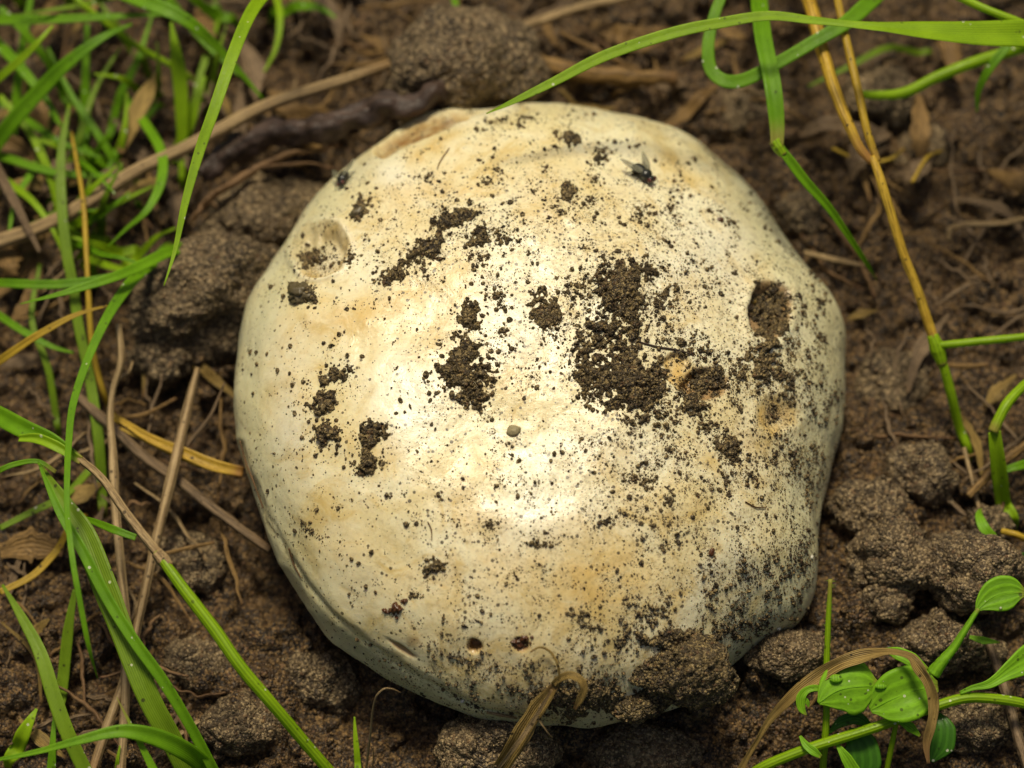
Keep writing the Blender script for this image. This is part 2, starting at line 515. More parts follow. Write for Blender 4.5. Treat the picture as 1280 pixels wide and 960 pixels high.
# soft swellings that catch the light
for cx, cy, rx, ry, a in ((515, 500, 60, 70, 0.9), (670, 640, 75, 60, 0.9), (490, 215, 34, 26, 0.8), (430, 400, 60, 22, 0.7), (820, 215, 60, 30, -1.0),
                          (870, 230, 50, 20, 0.6), (560, 700, 120, 60, -0.6), (960, 300, 40, 70, -0.5), (900, 640, 80, 90, 0.5)):
    disp += a * bell(ell(cx, cy, rx, ry)) * top
# large shallow pit at left with a raised curled rim
d = ell(400, 313, 37, 33, 35) + 0.20 * wob + 0.07 * wob2
disp += top * (-2.6 * smooth(1.0, 0.55, d) + 0.85 * np.clip(0.6 + 1.0 * wob, 0, 1) * bell((d - 1.1) / 0.10)); brown += 0.22 * top * smooth(1.0, 0.8, d)
stain += 0.9 * bell((d - 0.85) / 0.3) * top
pale += 0.5 * bell((d - 1.12) / 0.10) * top; brown += 0.35 * np.clip(wob2 + .3, 0, 1) * bell((d - 0.97) / 0.07) * top
d2 = ell(412, 300, 26, 24, 35) + 0.25 * wob + .08 * wob2
disp += top * 0.5 * bell((d2 - 0.95) / 0.12)
dust += 1.0 * smooth(1.2, 0.3, ell(387, 325, 24, 22)) * top
# deep oval hole at right
d = ell(961, 388, 27, 40, -8) + 0.16 * wob + 0.06 * wob2
disp += top * (-4.2 * smooth(1.0, 0.72, d) + 0.5 * bell((d - 1.15) / 0.2))
brown += 0.8 * top * smooth(1.05, 0.92, d); dust += top * smooth(1.05, 0.9, d)
# shallow orange-brown hollow
d = ell(972, 518, 29, 24, 20) + 0.25 * wob + 0.08 * wob2
disp += top * (-1.1 * smooth(1.15, 0.1, d) + 0.2 * bell((d - 1.15) / 0.2))
stain += top * smooth(1.25, 0.6, d); brown += 0.5 * top * smooth(1.1, 0.2, d) * np.clip(.7 + wob2, 0, 1); dust += 0.7 * top * smooth(1.3, 0.5, d)
# torn notch beside the thick dirt
d = ell(850, 466, 22, 26, 20) + 0.35 * wob + 0.12 * wob2
disp += top * (-1.4 * smooth(1.0, 0.75, d)); stain += 1.0 * top * smooth(1.05, 0.8, d); pale -= 0.3 * top * smooth(1.05, 0.8, d)
# hole with dirt right of it
d = ell(880, 480, 30, 22, 10) + 0.3 * wob + 0.12 * wob2
disp += top * (-2.0 * smooth(1.0, 0.6, d)); brown += 0.8 * top * smooth(1.1, 0.8, d)
# small insect holes near the front edge
for cx, cy, r0, dp in ((594, 806, 9.5, 2.6), (651, 804, 9.5, 0.7)):
    d = ell(cx, cy, r0, r0 * 0.93) + 0.3 * wob + 0.15 * wob2
    disp += top * (-dp * smooth(1.0, 0.7, d)); brown += top * smooth(1.1, 0.8, d); stain += 0.4 * top * bell((d - 1.0) / 0.25)
d = ell(503, 810, 25, 5, -32) + 0.3 * wob + .2 * wob2
disp += top * (-0.55 * smooth(1.0, 0.4, d)); brown += 0.8 * top * smooth(1.0, 0.6, d)
brown += 0.5 * top * smooth(1.0, 0.2, ell(517, 801, 11, 9) + .4 * wob2)
# torn patch at the upper left rim, brown flesh showing
d = seg_dist([(482, 184), (510, 163), (545, 148), (578, 142)]) / 15 + 0.28 * wob + 0.12 * wob2
disp += top * (-2.6 * smooth(1.0, 0.75, d)); stain += 1.1 * top * smooth(1.05, 0.85, d); brown += top * smooth(1.0, 0.75, d) * np.clip(0.55 + 0.6 * wob2 + .3 * wob, 0, 1); dust += .35 * top * smooth(1, .8, d)
d = seg_dist([(560, 143), (574, 156), (600, 153), (640, 138)]) / 7
disp += top * 1.1 * bell(d); pale += 0.6 * top * bell(d)
d = ell(600, 140, 26, 9, 3)
disp -= top * 1.6 * smooth(1.0, 0.4, d); stain += 0.9 * top * smooth(1.1, 0.8, d)
pale += 0.8 * top * bell(ell(488, 218, 24, 20))
# fold along the lower-left margin: a lip, a dirty groove, a pale outer strip
lip = [(300, 556), (312, 603), (331, 650), (359, 694), (386, 732), (416, 766), (466, 809), (530, 848), (600, 880), (660, 895)]
dl = seg_dist(lip)
sgn = np.where(out_r(np.arctan2(-(qy - CY), qx - CX)) - np.hypot(qx - CX, qy - CY) > 0, 1, 0)
disp += top * (-0.55 * bell((dl + 5 * wob) / 3.6) * np.clip(.8 + wob, 0, 1) + 0.2 * bell((dl - 9) / 6))
dust += 0.9 * top * bell((dl + 5 * wob) / 5) * np.clip(.6 + 1.5 * wob2, 0, 1)
stain += 0.35 * top * bell(dl / 14)
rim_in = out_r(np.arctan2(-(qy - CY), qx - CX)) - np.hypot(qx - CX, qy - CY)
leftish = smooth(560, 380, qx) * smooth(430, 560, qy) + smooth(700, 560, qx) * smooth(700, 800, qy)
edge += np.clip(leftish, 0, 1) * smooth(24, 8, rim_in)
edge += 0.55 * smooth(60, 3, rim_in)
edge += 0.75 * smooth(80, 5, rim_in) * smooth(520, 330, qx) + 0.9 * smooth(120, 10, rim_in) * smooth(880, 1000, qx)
# ragged nibbled bits on the lip
for cx, cy in ((408, 797), (388, 762), (352, 705), (420, 803)):
    disp += top * 0.4 * bell(ell(cx, cy, 9, 4, -45))
# wrinkles
for pts, a in (([(385, 395), (430, 378), (480, 372), (520, 384)], 0.5), ([(700, 262), (760, 250), (830, 268)], -0.4), 
               ([(830, 170), (850, 195), (868, 225)], -0.8), ([(740, 130), (800, 170)], 0.4)):
    disp += 0.6 * a * top * bell((seg_dist(pts) + 8 * wob) / 10)
rs_ = np.random.default_rng(77)
for i in range(34):
    x0, y0 = rs_.uniform(330, 1010), rs_.uniform(170, 860)
    a, L = rs_.uniform(0, 3.14), rs_.uniform(12, 46)
    x1, y1 = x0 + math.cos(a) * L, y0 + math.sin(a) * L
    d = seg_dist([(x0, y0), ((x0 + x1) / 2 + rs_.normal(0, 4), (y0 + y1) / 2 + rs_.normal(0, 4)), (x1, y1)]) + 1.6 * wob2
    w_ = bell(d / rs_.uniform(1.4, 2.6)) * top * np.clip(.6 + 1.2 * wob, 0, 1)
    disp -= 0.10 * w_; stain += 0.55 * w_; dust += 0.35 * w_ * (i % 2)
# yellow and tan staining
for cx, cy, rx, ry, rot, a in ((440, 395, 70, 32, 8, .8), (520, 250, 70, 40, 20, .45), (480, 560, 60, 40, 0, .35), (600, 650, 60, 40, -30, .75), (730, 730, 95, 50, 5, .85),
                               (560, 730, 70, 30, 0, .4), (660, 470, 60, 40, 0, .35), (850, 200, 34, 12, -50, 1.0), (700, 250, 80, 40, 0, .35), (540, 400, 50, 60, 0, .4),
                               (350, 480, 40, 70, 0, .35), (470, 180, 30, 20, 0, .5), (800, 640, 80, 40, 0, .35), (960, 560, 45, 40, 0, .6), (930, 330, 40, 40, 0, .3),
                               (640, 840, 140, 40, -10, .5), (420, 700, 60, 50, -40, .3), (520, 195, 14, 10, 0, .9), (545, 185, 10, 8, 0, .9), (560, 170, 26, 9, 20, .8)):
    stain += a * bell(ell(cx, cy, rx, ry, rot) + 0.25 * wob)
for cx, cy, rx, ry, a in ((515, 500, 45, 60, .8), (670, 640, 60, 50, .7), (640, 420, 60, 50, .5), (360, 520, 25, 60, .5), (880, 330, 70, 60, .5), (330, 400, 30, 50, .4), (740, 560, 90, 40, .4)):  # pale blotches; those on the light-catching swellings paint their highlight into the colour
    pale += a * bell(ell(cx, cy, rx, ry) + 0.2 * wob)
# rubbed-in dust
for cx, cy, rx, ry, a in ((775, 425, 95, 105, 1.1), (577, 460, 42, 50, .7), (530, 318, 34, 20, .6), (885, 485, 50, 30, .7), (640, 400, 80, 90, .35), (900, 540, 130, 110, .55), (980, 420, 80, 140, .6), (850, 640, 140, 100, .40), (720, 860, 180, 50, .75),
                          (930, 720, 100, 90, .5), (720, 250, 200, 90, .25), (620, 700, 200, 120, .22), (480, 500, 170, 200, .12), (520, 320, 110, 60, .25), (850, 300, 120, 70, .25), (520, 850, 100, 30, .4), (1010, 620, 50, 120, .6)):
    dust += a * bell(ell(cx, cy, rx, ry))
dust *= 0.75 + 0.5 * fbm(P3 / 5, 3, 77)
dust += 0.45 * smooth(40, 4, rim_in) * smooth(-.2, .5, wob)
dust += 0.22 * smooth(430, 620, qx) * smooth(40, 120, rim_in)
dust = np.clip(dust * (0.45 + 0.55 * smooth(0.15, 0.65, -(flatN @ FW))) + 0.14, 0, 1)
flatV = flatV + flatN * (disp / 1000)[:, None]
CV = flatV.reshape(NS, NTH, 3)
CN = grid_normals(CV)
if CN[NS // 4, 0, 2] < 0: CN = -CN
flatN = CN.reshape(-1, 3)
FN = -(flatN @ FW)                 # facing the camera
capx, capy = proj(flatV)
capF = grid_faces(NS, NTH, True)
if np.cross(CV[11, 1] - CV[10, 0], CV[11, 0] - CV[10, 1])[2] > 0:
    capF = capF[:, ::-1]
mush = empty('mushroom', (CC[0], CC[1], 0.0), label='large pale cream mushroom cap speckled with soil, half sunk in the ground', cat='mushroom')
capo = put('cap', flatV, capF, M['cap'], parent=mush,
           attrs={'stain': np.clip(stain, 0, 1), 'brown': np.clip(brown, 0, 1), 'dust': dust, 'pale': np.clip(pale, 0, 1), 'edge': np.clip(edge, 0, 1)})
th = np.linspace(0, 2 * np.pi, 40, endpoint=False)
stz = np.linspace(-0.02, 0.022, 14)
SV = np.stack([CC[0] + (0.021 + 0.004 * np.cos((stz[:, None] + .02) * 60)) * (1 + 0.04 * np.sin(3 * th))[None] * np.cos(th)[None],
               CC[1] + (0.021 + 0.004 * np.cos((stz[:, None] + .02) * 60)) * np.sin(th)[None], np.repeat(stz[:, None], 40, 1)], -1)
put('stem', SV.reshape(-1, 3), grid_faces(14, 40, True), M['cap'], parent=mush)

front_idx = np.where((FN > 0.10) & (np.arange(len(flatV)) // NTH < NS * 0.70))[0]
cell = {}
for i in front_idx[::3]:
    cell.setdefault((int(capx[i] // 6), int(capy[i] // 6)), []).append(i)
def on_cap(px, py):
    """surface point and normal of the cap at a photo pixel"""
    best, bd = None, 1e9
    a, b = int(px // 6), int(py // 6)
    for rad in (1, 3, 8):
        for dx in range(-rad, rad + 1):
            for dy in range(-rad, rad + 1):
                for i in cell.get((a + dx, b + dy), ()):
                    dd = (capx[i] - px) ** 2 + (capy[i] - py) ** 2
                    if dd < bd: bd, best = dd, i
        if best is not None: break
    return flatV[best], flatN[best]

# ------------------------------------------------------------------ ground
MOUNDS = [(235, 380, 60, 40, 6), (330, 270, 70, 40, 5), (580, 95, 110, 60, 11), (1130, 700, 90, 70, 5), (1220, 720, 60, 60, 5), (1090, 600, 70, 80, 4), (860, 900, 140, 40, 4),
          (620, 935, 90, 40, 5), (950, 850, 90, 50, 4), (1040, 780, 70, 70, 3), (430, 830, 70, 50, -1), (290, 850, 120, 80, 2), (1150, 200, 150, 100, -3), (1180, 420, 120, 120, -2),
          (80, 500, 140, 160, -3), (250, 600, 90, 120, -5), (340, 700, 50, 60, -6), (420, 870, 60, 40, -5), (520, 920, 60, 30, -3), (760, 60, 120, 50, 2), (120, 90, 170, 110, -6), (60, 330, 110, 90, -5), (1060, 60, 200, 80, -4), (350, 60, 80, 60, -4)]
mw = [(W(a, b, 0) * 1000, rx * 0.19, ry * 0.21, hh) for a, b, rx, ry, hh in MOUNDS]
def ground_base(x, y):
    z = np.zeros_like(x)
    for c, rx, ry, hh in mw:
        z = z + hh * np.exp(-((x - c[0]) / rx) ** 2 - ((y - c[1]) / ry) ** 2)
    return z
def ground_h(x, y):
    """x, y in mm -> height in mm"""
    p = np.stack([x, y, np.zeros_like(x)], -1)
    w = np.stack([fbm(p / 9, 3, 21), fbm(p / 9, 3, 22), np.zeros_like(x)], -1)
    z = ground_base(x, y) + 3.0 * fbm(p / 40, 3, 5)
    q = p + w * 5
    f, idc = worley(q / 15, 31, True)
    z = z + (1 - np.clip(f, 0, 1) ** 2) * (1.5 + 6.0 * idc)
    q = p + w * 2.5
    f, idc = worley(q / 6.0, 32, True)
    z = z + np.sqrt(np.clip(1 - f ** 2, 0, 1)) * (0.6 + 4.0 * idc)
    q = p + w * 1.2
    f, idc = worley(q / 2.4, 33, True)
    z = z + np.sqrt(np.clip(1 - f ** 2, 0, 1)) * (0.2 + 2.0 * idc)
    f, idc = worley(p / 1.05, 34, True)
    z = z + np.sqrt(np.clip(1 - f ** 2, 0, 1)) * (0.1 + 0.4 * idc)
    return z - 8.4
def axis(lo, hi, step, far):
    a = np.arange(lo, hi + step / 2, step)
    g = step * 1.35 ** np.arange(1, 40)
    e = np.cumsum(g); e = e[e < far]
    return np.r_[(lo - e)[::-1], a, hi + e]
gx = axis(-150, 150, 0.46, 3000)
gy = axis(-125, 125, 0.46, 3000)
GX, GY = np.meshgrid(gx, gy)
GZ = ground_h(GX.ravel(), GY.ravel())
rr = np.hypot(GX.ravel(), GY.ravel())
GZ = np.where(rr > 260, GZ * 0 - 3 + 8 * fbm(np.stack([GX.ravel() / 200, GY.ravel() / 200, GX.ravel() * 0], -1), 3, 4), GZ)
GV = np.stack([GX.ravel(), GY.ravel(), GZ], -1) / 1000
gnd = put('ground', GV, grid_faces(len(gy), len(gx)), M['soil'], origin=(0, 0, 0))
gnd['kind'] = 'structure'
gnd['label'] = 'damp dark brown crumbly garden soil'

def gh(x, y):
    return float(ground_h(np.array([x * 1000.0]), np.array([y * 1000.0]))[0]) / 1000
def Wg(px, py):
    p = W(px, py, 0)
    for _ in range(4):
        p = W(px, py, gh(p[0], p[1]) * 1000)
    return p

# crumbs lying on the soil
def lumpy(level, seed, amp=0.28, freq=1.6):
    v, f = ICO[level]
    p = v + seed * 13.7
    d = 1 + amp * fbm(p * freq, 3, seed) + 0.10 * fbm(p * freq * 3.1, 2, seed + 5)
    s = np.array([1, 0.75 + 0.4 * ((seed * 37) % 10) / 10, 0.6 + 0.3 * ((seed * 53) % 10) / 10])
    return v * d[:, None] * s, f
CR1 = [lumpy(1, s, 0.4) for s in range(14)]
CR2 = [lumpy(2, s, 0.42, 1.9) for s in range(20, 34)]
CR3 = [lumpy(3, s, 0.42, 2.0) for s in range(40, 50)]
def rot_rand(r):
    q = r.normal(size=4); q /= np.linalg.norm(q)
    w, x, y, z = q
    return np.array([[1-2*(y*y+z*z), 2*(x*y-z*w), 2*(x*z+y*w)], [2*(x*y+z*w), 1-2*(x*x+z*z), 2*(y*z-x*w)], [2*(x*z-y*w), 2*(y*z+x*w), 1-2*(x*x+y*y)]])
def join(parts):
    Vs, Fs, o = [], [], 0
    for v, f in parts:
        Vs.append(v); Fs.append(f + o); o += len(v)
    return np.concatenate(Vs), np.concatenate(Fs)
parts = []
N = 9500
cx_ = rng.uniform(-145, 145, N); cy_ = rng.uniform(-120, 120, N)
cz_ = ground_h(cx_, cy_)
den = fbm(np.stack([cx_ / 25, cy_ / 25, cx_ * 0], -1), 3, 60)
for i in range(N):
    if den[i] < rng.uniform(-0.6, 0.5): continue
    s = min(0.42 * rng.pareto(2.0) + 0.35, 2.6)
    lib = CR2 if s > 0.75 else CR1
    if s > 1.5: lib = CR3
    v, f = lib[rng.integers(len(lib))]
    parts.append(((v * s) @ rot_rand(rng).T / 1000 + np.array([cx_[i], cy_[i], cz_[i] + s * 0.35]) / 1000, f))
V, F = join(parts)
put('soil_crumbs', V, F, M['soil'], origin=(0, 0, 0), label='loose small soil crumbs scattered over the damp ground', cat='soil', kind='stuff')

# bigger clods, each a thing
bb = bmesh.new(); bmesh.ops.create_icosphere(bb, subdivisions=7, radius=1); bb.verts.ensure_lookup_table()
ICO[7] = (np.array([v.co[:] for v in bb.verts]), np.array([[v.index for v in f.verts] for f in bb.faces])); bb.free()
def clod_shape(r, seed, lv, rough=1.0, grains=0):
    v, f = ICO[lv]
    p = v * r
    off = seed * 31.7
    pw = p + 2.2 * np.stack([fbm(p / 5 + off + k * 9, 3, seed + k) for k in range(3)], -1)
    d = 0.60 * r.min() * fbm(p / (r.max() * 0.9) + off, 4, seed)
    f1, i1 = worley(pw / (r.max() * 0.62) + off, seed + 1)
    d = d + r.min() * 0.55 * rough * (np.sqrt(np.clip(1 - f1 ** 2, 0, 1)) - 0.65)
    f2, i2 = worley(pw / 4.2 + off, seed + 2)
    d = d + 1.7 * (np.sqrt(np.clip(1 - f2 ** 2, 0, 1)) - 0.6) * (0.3 + i2)
    f2, i2 = worley(pw / 1.9 + off, seed + 5)
    d = d + 1.15 * (np.sqrt(np.clip(1 - f2 ** 2, 0, 1)) - 0.6) * (0.3 + i2)
    f3, i3 = worley(p / 0.9 + off, seed + 3)
    d = d + 0.52 * (np.sqrt(np.clip(1 - f3 ** 2, 0, 1)) - 0.5) * (0.3 + i3)
    p = p + v * d[:, None]
    rg = np.random.default_rng(seed)
    pp = [(p, f)]
    for i in rg.integers(0, len(p), int(60 + r.max() * 22) + grains):
        g = min(0.16 + 0.16 * rg.pareto(2.2), 1.1)
        vv, ff = (CR2 if g > .4 else CR1)[rg.integers(14)]
        pp.append(((vv * g) @ rot_rand(rg).T + p[i] * (1 + 0.15 * g / r.max()), ff))
    return join(pp)
def clod(px, py, rx, ry, hz, seed, label, group=None, lift=0.35, lv=5, rot=0.0, rough=1.0, mat='clod', base=None, grains=0):
    if base is None: base = Wg(px, py)
    r = np.array([rx, ry, hz]) * PX * 1000           # mm
    p, f = clod_shape(r, seed, min(lv + 1, 7), rough, grains)
    c, s = math.cos(R(rot)), math.sin(R(rot))
    p = np.stack([p[:, 0] * c - p[:, 1] * s, p[:, 0] * s + p[:, 1] * c, p[:, 2]], -1)
    z = base[2] + lift * hz * PX
    q = W(px, py, z * 1000)                          # keep the visible centre where it is after lifting
    o = np.array([q[0], q[1], z])
    return put('soil_clod', p / 1000 + o, f, M[mat], origin=(o[0], o[1], o[2]), label=label, cat='soil clod', group=group)

clod(258, 366, 104, 68, 66, 1, 'big rounded soil clod between the grass tuft and the mushroom', lv=6, lift=0.5, rot=15)
clod(332, 272, 84, 56, 48, 2, 'wide grey-brown soil clod below the fan of thin roots', lv=5, lift=0.4, rot=20)
clod(205, 450, 36, 26, 26, 3, 'small soil lump tucked under the big rounded clod', lv=4, lift=0.2)
clod(580, 88, 92, 58, 66, 4, 'peaked pale soil mound behind the mushroom and the dark twig', lv=6, lift=0.6)
clod(1118, 700, 48, 42, 40, 5, 'knobbly soil clod above the hairy upright weed stem', lv=5, lift=0.6)
clod(1108, 748, 30, 26, 24, 6, 'small soil lump hanging below the knobbly clod', lv=4, lift=0.5)
clod(1208, 712, 56, 46, 42, 7, 'large rounded soil clod behind the single round leaf', lv=5, lift=0.5)
clod(1174, 800, 44, 34, 36, 8, 'sandy grey soil clod beside the round leaf stalk', lv=5, lift=0.6)
clod(1236, 655, 22, 18, 16, 9, 'grey crumb of soil lodged on the thick green joint stalk', lv=4, lift=1.6)
clod(1215, 905, 46, 32, 34, 10, 'reddish brown soil clod below the creeping weed stem', lv=5, lift=0.4)
clod(1215, 818, 34, 20, 22, 11, 'flat brown soil lump under the round leaf', lv=4, lift=0.3)
clod(622, 935, 66, 42, 44, 12, 'dark sandy soil clod under the front rim beside the curled dry leaf', lv=5, lift=0.3)
clod(800, 940, 70, 34, 30, 13, 'broad dark soil clod in front of the mushroom foot', lv=5, lift=0.25)
clod(245, 832, 36, 30, 28, 14, 'round soil lump below the bent grass stalk', lv=4, lift=0.3)
clod(400, 850, 44, 32, 30, 15, 'pale soil lump in the shade of the lifted mushroom rim', lv=5, lift=0.2, rot=-30)
clod(300, 905, 44, 30, 26, 16, 'low soil lump beside the end of the bent grass stalk', lv=4, lift=0.3)
clod(1090, 640, 44, 40, 32, 17, 'crumbly soil clod against the right flank of the cap', lv=5, lift=0.3)
clod(1150, 590, 40, 36, 28, 18, 'soil clod below the green tip of the orange stalk', lv=4, lift=0.2)
clod(1100, 120, 46, 34, 30, 19, 'shaded soil clod behind the forked yellow stalk', lv=4, lift=0.2)
clod(1150, 185, 36, 30, 26, 20, 'smooth grey soil lump right of the forked yellow stalk', lv=4, lift=0.2)
clod(930, 140, 60, 36, 30, 21, 'shaded soil clod under the looping green blade', lv=4, lift=0.2)
clod(1000, 265, 30, 26, 20, 22, 'soil lump beside the jointed blade and the cap shoulder', lv=4, lift=0.2)
clod(1110, 480, 40, 36, 26, 23, 'soil clod left of the orange stalk joint', lv=4, lift=0.2)
clod(240, 700, 40, 34, 26, 24, 'soil lump between the tan straw and the mushroom rim', lv=4, lift=0.2)
clod(985, 815, 44, 26, 24, 25, 'loose dark soil lump at the foot of the cap', lv=4, lift=0.3)

# ------------------------------------------------------------------ soil clumps stuck on the cap
def tangent(n):
    t = np.cross(n, FW); t = np.cross(UP, n)
    t = t / np.linalg.norm(t)
    b = np.cross(n, t)
    return t, b
# map of the cap surface by photo pixel (2 px cells), to lay soil on it
mapP = np.zeros((480, 640, 3)); mapN = np.zeros((480, 640, 3)); mapW = np.zeros((480, 640))
ii = front_idx
np.add.at(mapP, ((capy[ii] / 2).astype(int), (capx[ii] / 2).astype(int)), flatV[ii])
np.add.at(mapN, ((capy[ii] / 2).astype(int), (capx[ii] / 2).astype(int)), flatN[ii])
np.add.at(mapW, ((capy[ii] / 2).astype(int), (capx[ii] / 2).astype(int)), 1)
ok = mapW > 0
mapP[ok] /= mapW[ok][:, None]; mapN[ok] /= mapW[ok][:, None]
for _ in range(14):
    w = np.pad(ok.astype(float), 1); pP = np.pad(mapP * ok[..., None], ((1, 1), (1, 1), (0, 0))); pN = np.pad(mapN * ok[..., None], ((1, 1), (1, 1), (0, 0)))
    sw = sum(w[1 + a:481 + a, 1 + b:641 + b] for a in (-1, 0, 1) for b in (-1, 0, 1))
    sP = sum(pP[1 + a:481 + a, 1 + b:641 + b] for a in (-1, 0, 1) for b in (-1, 0, 1))
    sN = sum(pN[1 + a:481 + a, 1 + b:641 + b] for a in (-1, 0, 1) for b in (-1, 0, 1))
    new = (~ok) & (sw > 0)
    mapP[new] = sP[new] / sw[new][:, None]; mapN[new] = sN[new] / sw[new][:, None]
    ok = ok | new
def cap_at(x, y):
    u = np.clip(np.asarray(x) / 2 - 0.5, 0, 637.9); v = np.clip(np.asarray(y) / 2 - 0.5, 0, 477.9)
    i, j = u.astype(int), v.astype(int)
    a, b = (u - i)[:, None], (v - j)[:, None]
    f = lambda m: (m[j, i] * (1 - a) + m[j, i + 1] * a) * (1 - b) + (m[j + 1, i] * (1 - a) + m[j + 1, i + 1] * a) * b
    n = f(mapN)
    return f(mapP), n / (np.linalg.norm(n, axis=1, keepdims=True) + 1e-9)
MARKS = [((400, 313), 'rimmed pit'), ((540, 150), 'torn brown edge patch'), ((800, 222), 'dark fly'), ((961, 388), 'deep oval hole'), ((972, 518), 'orange-brown hollow'), ((850, 466), 'torn notch'),
         ((775, 430), 'widest dirt cake'), ((577, 468), 'chunky soil clump'), ((407, 505), 'column of three clumps'), ((594, 806), 'small round hole'), ((850, 845), 'overhanging sandy lump'),
         ((642, 539), 'flat olive pebble'), ((390, 735), 'lip fold'), ((530, 316), 'long lumpy clump'), ((887, 690), 'reddish brown seed'), ((690, 860), 'curled dry leaf')]
def mark(px, py):
    return min(MARKS, key=lambda m: (m[0][0] - px) ** 2 + (m[0][1] - py) ** 2)[1]
def clump(px, py, rx, ry, rot, thick, seed, label=None, group='soil clumps on the cap', n=None, name='soil_clump', mat='dirt', cake=True):
    r = np.random.default_rng(seed)
    c, s = math.cos(R(rot)), math.sin(R(rot))
    o, nn = on_cap(px, py)
    pp = []
    if cake:
        st_ = 1.0 if rx * ry > 300 else 0.8
        gx_ = np.arange(-rx * 1.5, rx * 1.5 + st_, st_); gy_ = np.arange(-ry * 1.5, ry * 1.5 + st_, st_)
        ex, ey = (q.ravel() for q in np.meshgrid(gx_, gy_))
        x = px + ex * c - ey * s; y = py - (ex * s + ey * c)
        k3 = np.stack([ex, ey, ex * 0 + seed * 7.7], -1)
        sc_ = min(rx, ry)
        e = np.hypot(ex / rx, ey / ry) + (0.22 if rx * ry > 900 else 0.0) + 0.95 * fbm(k3 / (sc_ * 0.85), 3, seed) + 0.75 * fbm(k3 / 6.0, 3, seed + 4)
        m = smooth(1.02, 0.35, e)
        kw_ = k3 + 3 * np.stack([fbm(k3 / 8, 2, seed + 7), fbm(k3 / 8, 2, seed + 8), ex * 0], -1)
        f1, i1 = worley(kw_ / max(sc_ * 0.55, 7), seed + 1, True)
        f2, i2 = worley(kw_ / 6.0, seed + 2, True)
        f3, i3 = worley(k3 / 2.6, seed + 3, True)
        hgt = thick * m * (0.30 + 0.8 * np.sqrt(np.clip(1 - f1 ** 2, 0, 1)) * (0.5 + 0.5 * i1)) + m ** .5 * (0.75 * np.sqrt(np.clip(1 - f2 ** 2, 0, 1)) * (.2 + .8 * i2) + 0.42 * np.sqrt(np.clip(1 - f3 ** 2, 0, 1)) * (.2 + .8 * i3)) - 0.25
        P, Nn = cap_at(x, y)
        V = P + Nn * (hgt / 1000)[:, None]
        F = grid_faces(len(gy_), len(gx_))
        F = F[(m[F] > 0.03).sum(1) >= 2]
        F = np.vstack([F[:, [0, 1, 2]], F[:, [0, 2, 3]]])
        used, inv = np.unique(F, return_inverse=True)
        if len(used) > 3: pp.append((V[used], inv.reshape(-1, 3)))
    n = n or int((30 + (rx * ry) ** .75 * 0.8) * (1 if cake else 1.5))
    a = r.uniform(0, 2 * np.pi, n)
    q = np.abs(r.normal(0.9, 0.5, n)) if cake else np.abs(r.normal(0, 0.75, n))
    a = a + 0 if cake else np.where(r.random(n) < .5, a[0] + r.normal(0, .5, n), a)
    ex, ey = rx * q * np.cos(a), ry * q * np.sin(a)
    P, Nn = cap_at(px + ex * c - ey * s, py - (ex * s + ey * c))
    for i in range(n):
        g = min(0.11 + r.pareto(2.0) * 0.13, 0.30 + min(rx, ry) * 0.016)
        if q[i] < .8 and cake: g *= 1.25
        v, f = (CR2 if g > 0.35 else CR1)[r.integers(14)]
        lf = thick * 0.6 * max(0, 1 - q[i]) if cake else 0
        pp.append(((v * g) @ rot_rand(r).T / 1000 + P[i] + Nn[i] * (lf + g * 0.25) / 1000, f))
    V, F = join(pp)
    mk = mark(px, py)
    return put(name, V, F, M[mat], origin=o, label=label or 'small dark soil clump stuck to the cap near the ' + mk, cat='soil clump', group=group if label else 'small soil clumps near the ' + mk)

